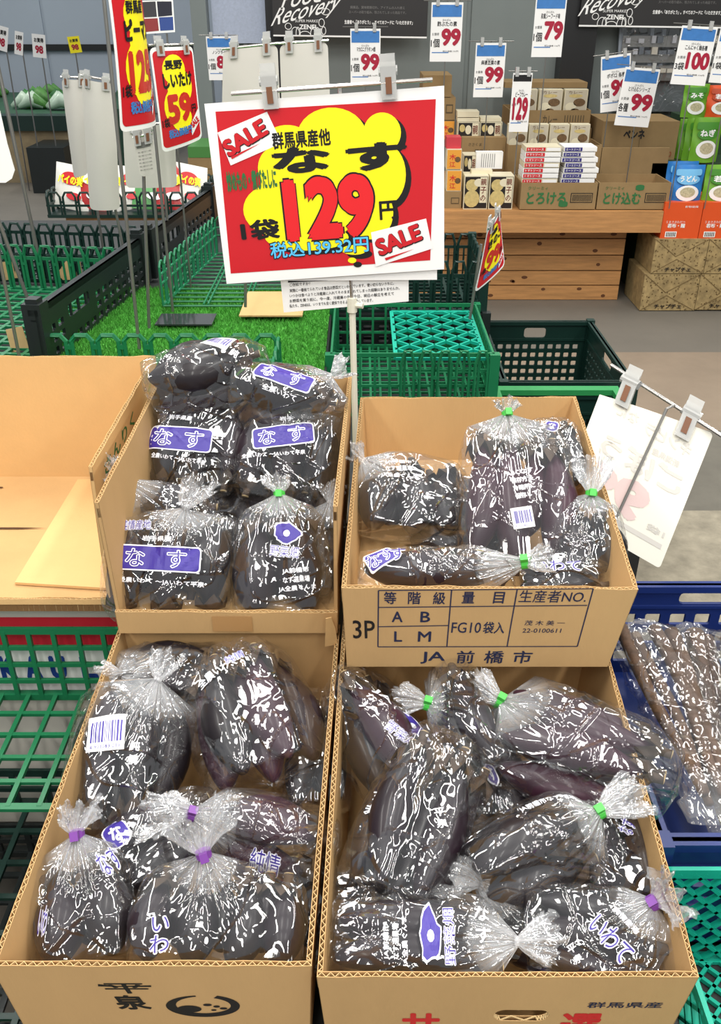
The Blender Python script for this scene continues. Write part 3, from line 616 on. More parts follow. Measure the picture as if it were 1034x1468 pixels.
# glass-fronted cabinet seen right of the dark frame
P = Plane((0, 5.84, 0), (1, 0, 0), (0, 0, 1))
e = empty('glass_cabinet', P.f(*P.g(960, 120)), 'glass cabinet behind the pouches with dim shelves of goods', 'cabinet')
m = MB(); P.poly(m, [(888, 38), (1034, 38), (1034, 160), (880, 160)], 0, 0, th=.02); m.build('back_panel', mat('cabinet_dark', (104, 110, 112), .4, var=.3, vscale=6), e)
for a, b in (((890, 40), (884, 150)), ((935, 40), (928, 110)), ((952, 42), (944, 110))):
    m = MB(); pa = P.f(*P.g(*a), .01); pb = P.f(*P.g(*b), .01); m.bar(pa, pb, .02); m.build('post', WALLB, e)
rnd = random.Random(3)
for r, v in enumerate((62, 78, 104)):
    m = MB(); m.bar(P.f(*P.g(890, v), .04), P.f(*P.g(1040, v), .04), .012, .08); m.build('shelf', STEEL, e)
    u = 893
    while u < 1030:
        wd = rnd.uniform(6, 11)
        if rnd.random() < .8:
            m = MB(); c0 = P.f(*P.g(u, v - 1), .04); c1 = P.f(*P.g(u + wd, v - rnd.uniform(6, 12)), .04); m.box((c0.x, c0.y - .03, c0.z), (c1.x, c0.y + .01, max(c1.z, c0.z + .02)))
            tag(m.build('packet', mat('packet_%d' % rnd.randint(0, 3), rnd.choice(((190, 190, 196), (150, 140, 135), (90, 96, 104), (205, 196, 180))), .5)), 'small packet on the cabinet shelves behind the glass', 'packet', 'packets in the glass cabinet')
        u += wd + 1
m = MB(); P.poly(m, [(888, 38), (1034, 38), (1034, 160), (880, 160)], 0, .085); m.build('glass', film_mat('pane_glass', base=.06, rough=.02), e)
# dark posters --------------------------------------------------------
def poster(u0, v1, u1, label, Y=5.70):
    P = Plane((0, Y, 0), (1, 0, -.012), (0, 0, 1)); e = empty('poster', P.f(*P.g((u0 + u1) / 2, v1)), label, 'poster')
    P.poly0 = None; ht = .56; x0, y0 = P.g(u0, v1); x1, _ = P.g(u1, v1)
    m = MB(); m.box((x0, y0, -.012), (x1, y0 + ht, 0), 0, P.f); m.box((x0, y0, .0001), (x1, y0 + .008, .0006), 1, P.f); m.build('board', [mat('poster_black', (38, 36, 36), .5), WHITE], e)
    k = (x1 - x0) / 222; X = lambda px: x0 + px * k; Yv = lambda py: y0 + py * k
    m = MB(); f = P.f
    m.text('Recovery', f, X(48), Yv(31), 96 * k, 26 * k, 0, bold=.006, rot=.22, shear=.25); m.text('Food', f, X(45), Yv(51), 58 * k, 22 * k, 0, bold=.006, rot=.18, shear=.25)
    m.text('SUPER MARKET', f, X(50), Yv(20), 36 * k, 3.4 * k); m.text('ZENEI', f, X(50), Yv(12.5), 24 * k, 6 * k, bold=.03)
    for cx, cy, rx, ry in ((32, 4, 6, 8), (36, 4, 3, 8), (46, 2, 8, 5), (60, 4, 6, 8), (64, 4, 3, 8), (22, 13, 4.5, 4), (73, 8, 3, 5), (76, 32, 6, 4), (70, 18, 4, 5)):
        pts = [f(X(cx) + rx * k * math.cos(a), max(Yv(1), Yv(cy) + ry * k * math.sin(a)), .001) for a in [i * PI / 9 for i in range(19)]]
        m.tube(pts, .0022, 4, 0)
    m.text('廃棄品、賞味期限切れ、アイテムの入れ替え', f, X(150), Yv(38), 78 * k, 3.6 * k, 1); m.text('スーパーの取り組み、残されてしまった商品です。', f, X(150), Yv(32), 82 * k, 3.6 * k, 1)
    m.text('生産者へ「ありがとう」。すべてのフードに「いただきます」', f, X(152), Yv(19.5), 98 * k, 5.2 * k, 0, bold=.03); m.build('white_lettering', [WHITE, mat('grey_print', (120, 118, 116), .5)], e)
poster(392, 52, 612, 'black food recovery poster left of the dark frame'); poster(830, 38, 1052, 'black food recovery poster right of the dark frame')
# wooden platform ------------------------------------------------------
PZ = .51
e = empty('wooden_platform', (.6, 4.9, 0), 'knotty pine platform carrying boxed foods by the wall', 'platform')
Xl, Xr = -.35, uX(952, 303, 4.65)
m = MB(); m.box((Xl, 4.65, PZ - .105), (Xr, 5.85, PZ)); m.build('top_board', WOOD, e)
zz = [atY(800, v, 4.84).z for v in (327, 342, 366, 388, 409, 431)]; zz[-1] = 0; zz[0] = PZ - .105
Xp = uX(892, 380, 4.84)
for i in range(5):
    m = MB(); m.box((Xl + .02, 4.84, zz[i + 1] + .003), (Xp, 4.87, zz[i] - .003)); m.build('plank', WOOD, e)
m = MB(); m.box((Xl + .02, 4.872, 0), (Xp - .01, 4.89, PZ - .11)); m.build('backing', DARKF, e)
rnd = random.Random(8); KN = mat('wood_knot', (96, 56, 26), .7)
m = MB()
for i in range(26):
    kx = rnd.uniform(.5, Xp - .05); j = rnd.randrange(5); kz = rnd.uniform(zz[j + 1] + .015, zz[j] - .015); m.poly(circ(kx, kz, rnd.uniform(.009, .018), rnd.uniform(.007, .012), 9), frame((0, 4.8399, 0), (1, 0, 0), (0, 0, 1)), .0003)
tag(m.build('knot', KN, e), kind='stuff')
m = MB(); m.box((Xp + .005, 5.2, 0), (Xp + .06, 5.25, .4)); m.build('post', DARKF, e)
# ------------------------------------------------------------------ boxed goods
ORD = ['lowest', 'second', 'third', 'fourth', 'fifth', 'sixth', 'seventh', 'eighth', 'ninth', 'tenth']
def goods(name, u0, v0, u1, v1, Y, dep, col, label, cat, group=None, art=None, label2=None, top=None):
    """a packed box whose front face spans the given picture rectangle at distance Y"""
    vm = (v0 + v1) / 2; um = (u0 + u1) / 2; x0, x1 = uX(u0, v1, Y), uX(u1, v1, Y); z1, z0 = atY(um, v0, Y).z, atY(um, v1, Y).z
    m = MB(); m.box((x0, Y, z0), (x1, Y + dep, z1)); o = m.build(name, col if isinstance(col, list) else [col]); tag(o, label, cat, group)
    if art:
        m = MB(); W, H = x1 - x0, z1 - z0; mats = art(m, lambda x, y, z=0: Vector((x0 + x * W, Y - .0012 - z, z0 + y * H)), W, H); m.build('printed_front', mats, o)
    return o
BLKY = mat('pack_black', (34, 28, 26), .4); RICE = mat('rice_yellow', (206, 184, 120), .6, var=.2, vscale=60); CREAM = mat('pack_cream', (226, 216, 186), .5)
DISH = mat('dish_brown', (112, 84, 52), .5, var=.4, vscale=90); ORG = mat('pack_orange', (226, 84, 30), .4); LIME = mat('pouch_green', (110, 168, 44), .35); PBLU = mat('pouch_blue', (44, 124, 198), .35)
def U(f): return lambda x, y, z=0: f(x, y, z)
def q(m, f, x0, y0, x1, y1, mi, z=0): m.poly([(x0, y0), (x1, y0), (x1, y1), (x0, y1)], f, z, mi)
def ov(m, f, cx, cy, rx, ry, mi, z=.001, n=14): m.poly(circ(cx, cy, rx, ry, n), f, z, mi)
def art_meal(m, f, W, H):
    q(m, f, .03, .03, .97, .97, 0); ov(m, f, .32, .72, .26, .18, 1); ov(m, f, .60, .80, .2, .12, 2, .0015); ov(m, f, .34, .32, .32, .26, 3, .0012); ov(m, f, .36, .35, .18, .14, 1, .0018); q(m, f, .66, .2, .95, .96, 4, .002)
    for i, t in enumerate('親子の'): m.text(t, f, .80, .82 - i * .24, .24, .2, 5, bold=.02, z=.0026, res=1)
    return [BLKY, RICE, CREAM, RICE, CREAM, mat('ink_brown', (110, 40, 24), .5)]
def art_meal2(m, f, W, H):
    q(m, f, .03, .05, .97, .95, 0); ov(m, f, .2, .6, .13, .25, 1); ov(m, f, .48, .5, .14, .3, 2, .0015); q(m, f, .66, .06, .95, .94, 3, .002); m.text('親', f, .8, .5, .24, .6, 4, bold=.02, z=.0026, res=1)
    return [BLKY, RICE, CREAM, CREAM, mat('ink_brown', (110, 40, 24), .5)]
def art_curry(m, f, W, H):
    q(m, f, .03, .03, .97, .97, 0); ov(m, f, .30, .30, .24, .18, 1); ov(m, f, .66, .48, .26, .16, 2); ov(m, f, .48, .74, .3, .07, 3); ov(m, f, .5, .14, .2, .1, 2); m.text('カレー', f, .45, .88, .6, .12, 2, z=.002, res=1); return [mat('pack_beige', (196, 186, 164), .5), CREAM, DISH, RICE]
def art_cartongreen(t, s_=''):
    def a(m, f, W, H):
        m.text(t, f, .34, .42, .52, .46, 0, bold=.03, z=.001); m.text('クリーミィ', f, .22, .80, .26, .13, 0, z=.001); q(m, f, .66, .25, .95, .62, 1)
        q(m, f, .67, .28, .94, .59, 2, .001)
        for i in range(14): q(m, f, .685 + i * .018, .31, .694 + i * .018, .56, 1, .002)
        m.poly(rrect(.12, .22, .06, cx=.57, cy=.2 if not s_ else .82), f, .001, 0); return [GRN_T, BLK, CARD3]
    return a
def art_orange(m, f, W, H):
    m.text('うまさきわだつ', f, .35, .46, .5, .07, 0, res=1); m.text('若布・麺', f, .38, .36, .46, .12, 0, bold=.03, res=1); q(m, f, .12, .04, .42, .2, 0, .001); m.text('||||||', f, .27, .12, .24, .12, 1, z=.002, bold=.03); m.text('食物繊維', f, .7, .88, .35, .06, 0, res=1); return [WHITE, BLK]
def art_sauce(m, f, W, H):
    q(m, f, .02, .1, .55, .9, 0); m.text('トマトソース', f, .28, .5, .44, .5, 1, bold=.02, z=.001, res=1); q(m, f, .58, .15, .97, .85, 1, 0); return [RED, WHITE]
def art_sauceb(m, f, W, H):
    q(m, f, .02, .1, .55, .9, 0); m.text('ミートソース', f, .28, .5, .44, .5, 1, bold=.02, z=.001, res=1); q(m, f, .58, .15, .97, .85, 1, 0); return [mat('pack_navy', (48, 44, 120), .4), WHITE]
def art_kim(m, f, W, H):
    q(m, f, .03, .03, .97, .97, 0); m.text('木', f, .4, .62, .45, .3, 1, bold=.02, z=.001, res=1); m.text('江', f, .4, .26, .4, .26, 1, bold=.02, z=.001, res=1); ov(m, f, .74, .5, .2, .14, 2, .001); return [mat('pack_amber', (232, 160, 60), .4), RINK, DISH]
def tray(u0, v0, u1, v1, Y, dep, label, art=None, vb=None, mats=None, group=None):
    """open low cardboard tray: front, sides, back (back may stand taller), floor"""
    x0, x1 = uX(u0, v1, Y), uX(u1, v1, Y); um = (u0 + u1) / 2; z1, z0 = atY(um, v0, Y).z, atY(um, v1, Y).z; zb = z1 if vb is None else atY(um, vb, Y + dep).z; t = .005
    e = empty('display_box', ((x0 + x1) / 2, Y + dep / 2, z0), label, 'box', group)
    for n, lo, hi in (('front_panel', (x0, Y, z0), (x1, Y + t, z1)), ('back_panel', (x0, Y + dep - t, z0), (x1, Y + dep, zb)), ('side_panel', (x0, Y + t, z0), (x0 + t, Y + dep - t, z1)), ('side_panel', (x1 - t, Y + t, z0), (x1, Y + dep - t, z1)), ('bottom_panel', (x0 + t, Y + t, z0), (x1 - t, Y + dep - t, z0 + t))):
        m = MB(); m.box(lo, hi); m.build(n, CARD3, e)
    if art: m = MB(); W, H = x1 - x0, z1 - z0; mats = art(m, lambda x, y, z=0: Vector((x0 + x * W, Y - .0012 - z, z0 + y * H)), W, H); m.build('printed_front', mats, e)
    return (x0, x1, z0, z1)
tray(745, 262, 853, 300, 4.68, .30, 'open tray with green melty-cheese lettering under the red sauce packs', art_cartongreen('とろける'))
tray(855, 262, 957, 300, 4.68, .26, 'empty open tray with green lettering right of the sauce packs', art_cartongreen('とけ込む', 's'), vb=None)
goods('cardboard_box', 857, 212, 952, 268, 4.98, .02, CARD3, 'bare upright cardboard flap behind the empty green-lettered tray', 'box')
def art_penne(m, f, W, H):
    m.text('ペンネ', f, .42, .78, .28, .16, 0, bold=.04); m.text('160g/30', f, .83, .42, .24, .12, 1, bold=.02); m.poly([(.7, .12), (.95, .12), (.95, .3), (.7, .3)], f, .001, 2); q(m, f, .498, 0, .503, 1, 2); return [BLK, mat('ink_rust', (150, 70, 40), .6), mat('card_dark_print', (96, 78, 50), .8)]  # dark brown print: small rectangle and upright middle line
goods('cardboard_box', 856, 174, 962, 256, 5.10, .35, CARD3, 'closed cardboard carton with black pasta lettering behind the empty tray', 'box', art=art_penne)
for k in range(7):
    v1 = 263 - k * 7.6; sh = (k * 37 % 9) - 4
    goods('sauce_pack', 752 + sh, v1 - 6.6, 803 + sh, v1, 4.72, .14, WHITE if k % 3 else CREAM, 'red and white flat sauce pack, %s from below in the left pile' % ORD[k], 'pack', 'red sauce packs', art_sauce)
    goods('sauce_pack', 806 + (k * 23 % 7) - 2, v1 - 6.6, 856 + (k * 31 % 7) - 4, v1, 4.72, .14, WHITE, 'navy and white flat sauce pack, %s from below in the right pile' % ORD[k], 'pack', 'navy sauce packs', art_sauceb)
tray(722, 208, 852, 300, 4.98, .25, 'deep display box of curry packs behind the sauce packs', None)
tray(730, 158, 845, 182, 5.26, .30, 'upper display box of curry packs with dark lettering', lambda m, f, W, H: (m.text('カレー', f, .5, .45, .18, .5, 0, bold=.02), m.text('||||||||', f, .8, .5, .24, .4, 0), [mat('card_print', (84, 70, 48), .7)])[-1])
goods('riser_carton', 736, 184, 842, 240, 5.30, .25, CARD3, 'carton carrying the upper display box of curry packs', 'box')
m_ = [(t, 738 + i * 37, 'upper') for i, t in enumerate(('left', 'middle', 'right'))]
for i, t in enumerate(('leftmost', 'second', 'third')):
    goods('curry_pack', 735 + i * 36, 128, 768 + i * 36, 164, 5.30, .05, CREAM, 'beige boxed curry pack standing %s in the upper display box' % t, 'pack', 'boxed curry in the upper display box', art_curry)
for i, t in enumerate(('leftmost', 'second', 'third', 'fourth')):
    goods('curry_pack', 727 + i * 29.5, 178, 754 + i * 29.5, 216, 5.03, .05, CREAM, 'beige boxed curry pack standing %s in the deep display box' % t, 'pack', 'boxed curry in the deep display box', art_curry)
goods('cardboard_box', 724, 118, 842, 126, 5.5, .25, CARD3, 'cardboard carton top edge behind the upper curry packs', 'box')
for i, t in enumerate(('left', 'right')):
    goods('rice_meal_pack', 664 + i * 36, 252, 698 + i * 36, 300, 4.70, .12, CREAM, '%s black chicken rice meal box in the front pair' % t, 'pack', 'front pair of rice meal boxes', art_meal)
    goods('rice_meal_pack', 656 + i * 32, 175, 687 + i * 32, 197, 5.12, .12, CREAM, '%s black rice meal box standing above the meal carton' % t, 'pack', 'upper pair of rice meal boxes', art_meal2)
for k, (u0, u1, v0, v1, t) in enumerate(((656, 687, 169, 174.5, 'lower left'), (656, 687, 160, 168, 'upper left'), (689, 719, 169, 174.5, 'lower right'))):
    goods('rice_meal_pack', u0, v0, u1, v1, 5.12, .12, CREAM, 'cream meal box lying flat, %s of the flat ones' % t, 'pack')
goods('cardboard_box', 660, 197, 722, 252, 5.06, .28, CARD3, 'cardboard carton with meal lettering between the meal boxes', 'box', art=lambda m, f, W, H: (m.text('親子めし', f, .5, .62, .4, .16, 0, bold=.02), m.text('ささくま', f, .3, .82, .3, .08, 0), [mat('card_print', (84, 70, 48), .7)])[-1])
goods('rice_meal_pack', 664, 222, 682, 248, 4.90, .1, CREAM, 'black rice meal box half hidden behind the white backed pack', 'pack', None, art_meal2)
o = goods('rice_meal_pack', 682, 218, 720, 242, 4.88, .05, WHITE, 'rice meal box turned to show its white back with fine print', 'pack', None, lambda m, f, W, H: ([q(m, f, .2 + i * .08, .1, .22 + i * .08, .9, 0) for i in range(7)], [mat('grey_print', (120, 118, 116), .5)])[-1])
goods('rice_meal_pack', 676, 244, 706, 250, 4.76, .06, CREAM, 'small cream meal box lying on the front pair', 'pack')
goods('cardboard_box', 628, 274, 661, 300, 4.72, .3, CARD3, 'cardboard carton with framed mark below the amber packs', 'box', art=lambda m, f, W, H: (q(m, f, .55, .3, .9, .65, 0), q(m, f, .58, .35, .87, .6, 1, .001), [mat('card_print', (84, 70, 48), .7), CARD3])[-1])
goods('soup_pack', 640, 244, 661, 274, 4.72, .1, CREAM, 'lower amber soup pack beside the big price board', 'pack', 'amber soup packs', art_kim)
goods('soup_pack', 640, 214, 661, 243, 4.72, .1, CREAM, 'upper amber soup pack beside the big price board', 'pack', 'amber soup packs', art_kim)
goods('soup_pack', 640, 197, 661, 213, 4.74, .1, mat('pack_pink', (200, 60, 70), .4), 'red soup pack on top of the amber packs', 'pack')
goods('cardboard_box', 630, 140, 652, 172, 5.2, .3, CARD3, 'small cardboard carton with a printed frame right of the price board', 'box', art=lambda m, f, W, H: (q(m, f, .4, .3, .85, .7, 0), q(m, f, .45, .36, .8, .64, 1, .001), [mat('card_print', (84, 70, 48), .7), CARD3])[-1])
goods('cardboard_box', 606, 108, 647, 139, 5.2, .3, CARD3, 'topmost cardboard carton peeping above the big price board', 'box')
goods('cardboard_box', 630, 173, 651, 200, 5.2, .3, CARD3, 'cardboard carton under the framed one right of the price board', 'box', art=art_kim)
# patterned cartons, orange cartons and pouches at right
BAMB = mat('woven_print_carton', (168, 144, 98), .8, var=.42, vscale=26)
def art_bamb(m, f, W, H):
    for a, b in (((0, 1), (.42, .5)), ((.42, .5), (1, 1)), ((0, 0), (.45, .42)), ((.45, .42), (1, 0))):
        d = Vector((b[0] - a[0], b[1] - a[1])); n = Vector((-d.y, d.x)).normalized() * .008; m.poly([(a[0] - n.x, a[1] - n.y), (b[0] - n.x, b[1] - n.y), (b[0] + n.x, b[1] + n.y), (a[0] + n.x, a[1] + n.y)], f, .001, 0)
    rr = random.Random(int(W * 1e5))
    for i in range(110): x, y = rr.random(), rr.random(); q(m, f, min(x, .97), min(y, .96), min(x, .97) + .02, min(y, .96) + .03, 1, .0012)
    m.text('チャプチェ', f, .5, .12, .5, .13, 2, bold=.03, z=.002); return [mat('carton_fold_print', (120, 98, 60), .8), mat('carton_fleck', (112, 90, 54), .8), BLKY]
YB = 4.64
for (u0, v0, u1, v1, t) in ((917, 393, 995, 445, 'lower left'), (996, 393, 1074, 444, 'lower right'), (933, 343, 1008, 392, 'upper left'), (1009, 343, 1084, 392, 'upper right')):
    goods('patterned_carton', u0, v0, u1, v1, YB, .32, BAMB, '%s brown flecked carton beside the platform, with folded-diagonal print' % t, 'box', 'flecked brown cartons', art_bamb)
for i, (u0, u1, t) in enumerate(((946, 1000, 'left'), (1001, 1056, 'right'))):
    goods('orange_carton', u0, 290, u1, 342, YB + .02, .28, ORG, '%s orange carton standing on the flecked cartons' % t, 'box', 'orange cartons', art_orange)
def pouch(u0, v0, u1, v1, Y, col, label, group, txt, accent, dish):
    x0, x1 = uX(u0, v1, Y), uX(u1, v1, Y); um = (u0 + u1) / 2; z1, z0 = atY(um, v0, Y).z, atY(um, v1, Y).z; W, H = x1 - x0, z1 - z0; N = 10
    def bulge(x, y): return .028 * math.sin(PI * min(max(x, 0), 1)) ** .6 * (1 - y) ** .55 + .002
    m = MB()
    for sgn in (1, -1):
        V = [(x0 + W * (i / N) * 1, Y - sgn * bulge(i / N, j / N) + .004 * math.sin(9 * i / N + j), z0 + H * j / N) for j in range(N + 1) for i in range(N + 1)]
        F = [(j * (N + 1) + i, j * (N + 1) + i + 1, (j + 1) * (N + 1) + i + 1, (j + 1) * (N + 1) + i) for j in range(N) for i in range(N)]
        m.add(V, F if sgn > 0 else [f_[::-1] for f_ in F])
    o = m.build('pouch', col, None, True); tag(o, label, 'pouch', group)
    m = MB(); f = lambda x, y, z=0: Vector((x0 + W * x, Y - bulge(x, y) - .006 - z, z0 + H * y))
    m.poly(rrect(.8, .16, .05, cx=.5, cy=.82), f, 0, 1, .15); m.poly(circ(.5, .64, .36, .13), f, .0006, 1, .15); m.poly(circ(.52, .3, .36, .2), f, .0004, 2, .12); m.poly(circ(.52, .32, .24, .13), f, .001, 3, .12)
    m.text(txt, f, .5, .66, .52, .16, 0, bold=.04, z=.0014, mx=.15, res=1)
    m.build('printed_front', [WHITE, accent, WHITE, dish], o)
NOOD = mat('noodle_print', (196, 186, 150), .6, var=.4, vscale=120)
YP = 4.72
pouch(957, 236, 1002, 292, YP, PBLU, 'blue noodle pouch standing on the left orange carton', None, 'うどん', mat('pouch_sky', (120, 190, 235), .4), NOOD)
pouch(1004, 236, 1050, 292, YP, LIME, 'green noodle pouch standing on the right orange carton', None, '若布', mat('pouch_leaf', (70, 140, 40), .4), NOOD)
pouch(949, 231, 992, 290, YP + .16, PBLU, 'blue pouch half hidden behind the front blue pouch', None, 'うどん', mat('pouch_sky', (120, 190, 235), .4), NOOD)
for i in range(3): pouch(966 + i * 10, 170 - i, 1012 + i * 7, 232, YP + .42 - i * .07, LIME, 'green pouch, %s in the leaning middle row' % ('rearmost', 'second', 'foremost')[i], 'middle green pouches', 'ねぎ', mat('pouch_leaf', (70, 140, 40), .4), NOOD)
pouch(975, 120, 1010, 168, YP + .44, LIME, 'green pouch at the left of the top row', None, 'みそ', mat('pouch_leaf', (70, 140, 40), .4), NOOD)
pouch(1009, 122, 1050, 168, YP + .44, ORG, 'orange-topped pouch at the right of the top row', None, '若布', mat('pouch_rust', (190, 70, 30), .4), NOOD)
# riser boxes that carry the rear pouches
for (a, b, t) in ((167, 345, 'rear riser carton carrying the top row of pouches'),):
    goods('riser_carton', 960, a + 2, 1056, b - 20, YP + .56, .3, mat('riser_green', (40, 66, 40), .6), t, 'box')
m = MB(); a = uX(950, 290, YP); m.box((a, YP + .26, .0), (a + .55, YP + .9, atY(1000, 232, YP + .3).z - .001)); tag(m.build('riser_carton', mat('riser_green', (40, 66, 40), .6)), 'low riser carton under the middle row of pouches', 'box')
# ------------------------------------------------------------------ small hanging price cards
def card(u0, v0, u1, v1, Y, big, label, pre='1個', name='', rot=0, head=True, zb=None, pole=True):
    um, vm = (u0 + u1) / 2, (v0 + v1) / 2; c = atY(um, vm, Y); r = R(rot)
    P = Plane(c, (math.cos(r), 0, math.sin(r)), (-math.sin(r), -.02, math.cos(r))); D = depth(c)
    W = (u1 - u0) * D / FPX * 1.02; H = (v1 - v0) * D / FPX / math.cos(math.atan2(CAM_Z - c.z, Y)) * 1.0
    zb = PZ if zb is None else zb; f = P.f
    e = empty('price_card', Vector((c.x, c.y, zb if pole else c.z - H / 2)), label, 'price card', 'hanging price cards by the wall')
    m = MB(); m.box((-W / 2, -H / 2, -.001), (W / 2, H / 2, 0), 0, f); m.build('card', WHITE, e)
    if head: m = MB(); m.rect(f, -W * .46, H * .26, W * .46, H * .46, 0, .001); m.build('blue_header', HDR, e)
    else: m = MB(); m.rect(f, -W * .46, H * .36, W * .46, H * .47, 0, .001); m.build('black_header', BLK, e)
    m = MB()
    if len(big) < 3: m.text(big, f, W * .16, -H * .08, W * .62, H * .30, 0, bold=.05, z=.0012); m.text(pre, f, -W * .34, -H * .18, W * .28, H * .15, 1, bold=.02, z=.0012)
    elif head: m.text(big, f, W * .14, -H * .08, W * .66, H * .30, 0, bold=.05, z=.0012); m.text(pre, f, -W * .35, -H * .18, W * .26, H * .13, 1, bold=.02, z=.0012)
    else: m.text(big, f, 0, -H * .1, W * .8, H * .4, 0, bold=.05, z=.0012)
    m.text(name, f, W * .02, H * .145, W * .62, H * .085, 1, bold=.02, z=.0012); m.text('お買得', f, -W * .34, -H * .03, W * .22, H * .05, 1, z=.0012, res=1); m.text('税込価格 106円', f, W * .16, -H * .32, W * .5, H * .03, 1, z=.0012, res=1); m.text('はんぱん', f, 0, H * .21, W * .26, H * .04, 1, z=.0012, res=1)
    m.rect(f, -W * .44, -H * .35, W * .1, -H * .335, 2, .001); m.build('price_print', [CRIM, BLK, HDR], e)
    m = MB(); m.tube([f(-W * .75, H * .53, -.004), f(W * .75, H * .53, -.004)], .002, 6); m.build('rod', STEEL, e)
    for s_ in (-.3, .3): m = MB(); m.box((W * s_ - .008, H * .44, -.008), (W * s_ + .008, H * .60, .006), 0, f); m.build('clip', CLIP, e)
    if pole: m = MB(); t = f(0, H * .53, -.01); m.tube([t, Vector((t.x, t.y + .005, zb))], .0028, 6); m.build('pole', STEEL, e)
card(503, 46, 545, 119, 4.9, '99', 'price card 99 hanging in front of the left black poster', name='マカロニグラタン4個')
card(618, 9, 662, 84, 4.95, '99', 'price card 99 right of the left black poster', name='酢ぶたの素')
card(681, 66, 723, 136, 5.0, '99', 'price card 99 low on the grey wall above the meal boxes', name='麻婆豆腐の素')
card(766, -4, 809, 77, 4.9, '79', 'price card 79 at the top left of the dark frame', name='和風シーフード味')
card(733, 109, 760, 186, 4.74, '129', 'narrow price card 129 with a black header on the curry packs', name='ビーフカレー', head=False)
card(862, 83, 903, 156, 5.0, '99', 'tilted price card 99 behind its neighbour above the pasta carton', name='ボボロ 各種', rot=7)
card(889, 102, 938, 178, 4.9, '99', 'price card 99 reading each kind, front of the tilted one', pre='各種', name='とけ込むシリーズ', rot=-4)
card(970, 43, 1020, 118, 4.6, '100', 'price card 100 for three bags above the green pouches', pre='3袋', name='こんにゃく麺各種', rot=-3, zb=.53)
card(1025, 46, 1075, 116, 4.6, '100', 'price card cut by the right picture edge above the pouches', pre='1袋', name='わかめ麺', rot=-3, zb=.53)
card(298, 56, 334, 112, 5.2, '88', 'price card with blue header peeping left above the big board', name='ノンフライ麺', zb=0)
card(178, 2, 250, 46, 9, '15', 'small dark photo card hanging high beside the yellow signs', name='', zb=0) if False else None
# ------------------------------------------------------------------ far left: produce counter, basket, mats
STONE = mat('counter_stone', (158, 140, 108), .8, var=.35, vscale=6)
CY0 = 8.4
e = empty('produce_counter', (-4.6, CY0, 0), 'long produce counter with stone front and green goods at far left', 'counter')
zt = atY(60, 165, CY0).z
Xc0, Xc1 = -6.2, uX(152, 180, CY0)
m = MB(); m.box((Xc0, CY0, 0), (Xc1, CY0 + .12, zt - .12)); m.build('stone_front', STONE, e)
m = MB(); m.box((Xc0, CY0 + .12, 0), (Xc1, 10.5, zt)); m.build('body', mat('counter_green', (40, 84, 58), .6, var=.3, vscale=8), e)
m = MB(); m.box((Xc0, CY0 - .06, zt - .12), (Xc1, CY0 + .12, zt)); m.build('rail', DGRN, e)
m = MB(); a = uX(52, 230, CY0 - .3); b = uX(104, 230, CY0 - .3); m.box((a, CY0 - .5, .0), (b, CY0 - .02, .36)); tag(m.build('recess_block', BLACKP), 'black crate standing in front of the stone counter', 'crate')  # black block added in place of the dark recess in the counter front
rnd = random.Random(12)
VEG = [mat('veg_green', (56, 120, 60), .5, var=.4, vscale=20), mat('veg_pale', (190, 210, 190), .3), mat('veg_leaf', (84, 140, 66), .5, var=.3, vscale=20)]
for i in range(42):
    bx = rnd.uniform(Xc0 + .2, Xc1 - .1); by = rnd.uniform(CY0 + .1, 10.3); mi = 1 if by < CY0 + .5 and rnd.random() < .8 else rnd.choice((0, 2)); r_ = rnd.uniform(.07, .12)
    m = MB(); 
    for k in range(3):
        ox, oy = rnd.uniform(-.05, .05), rnd.uniform(-.05, .05); m.tube([(bx + ox - r_, by + oy, zt + .02), (bx + ox, by + oy, zt + r_ * .8), (bx + ox + r_, by + oy, zt + .02)], [.02, r_ * .6, .02], 7)
    tag(m.build('vegetable_bag', VEG[mi], None, True), ('leafy green vegetable bag heaped on the far counter', 'whitish vegetable bag at the near edge of the far counter', 'light green vegetable bag heaped on the far counter')[mi], 'vegetable', 'vegetable bags on the far counter')
m = MB(); m.box((uX(-20, 390, 5.4), 5.35, 0), (uX(152, 390, 5.4), 6.5, .015)); tag(m.build('floor_mat', mat('mat_blue_grey', (58, 62, 74), .8, var=.15, vscale=40)), 'dark blue-grey mat on the floor at left', 'mat')
for (u, v, du, dv, rot, label) in ((27, 62, 12, 30, -12, 'narrow white price card by the far left wall'), (56, 66, 19, 30, -6, 'white price card with red figures by the far left wall'), (107, 64, 17, 21, 5, 'small yellow price card by the far left wall'), (2, 55, 18, 32, -15, 'orange price card cut by the left picture edge')):
    c = atY(u, v, 8.0); r = R(rot); P = Plane(c, (math.cos(r), 0, math.sin(r)), (-math.sin(r), 0, math.cos(r))); k = depth(c) / FPX; W, H = du * k, dv * k
    e = empty('price_card', (c.x, c.y, 0), label, 'price card'); m = MB(); m.box((-W / 2, -H / 2, -.002), (W / 2, H / 2, 0), 0, P.f); m.build('card', WHITE if du != 17 else YEL, e)
    m = MB(); m.text('98', P.f, 0, -H * .15, W * .6, H * .35, 0, bold=.05, z=.002); m.text('お買得', P.f, 0, H * .25, W * .7, H * .2, 1, z=.002, bold=.03); m.build('price_print', [CRIM, BLK], e)
    m = MB(); m.tube([P.f(0, H / 2, -.01), (c.x, c.y + .02, 0)], .006, 6); m.build('pole', STEEL, e)
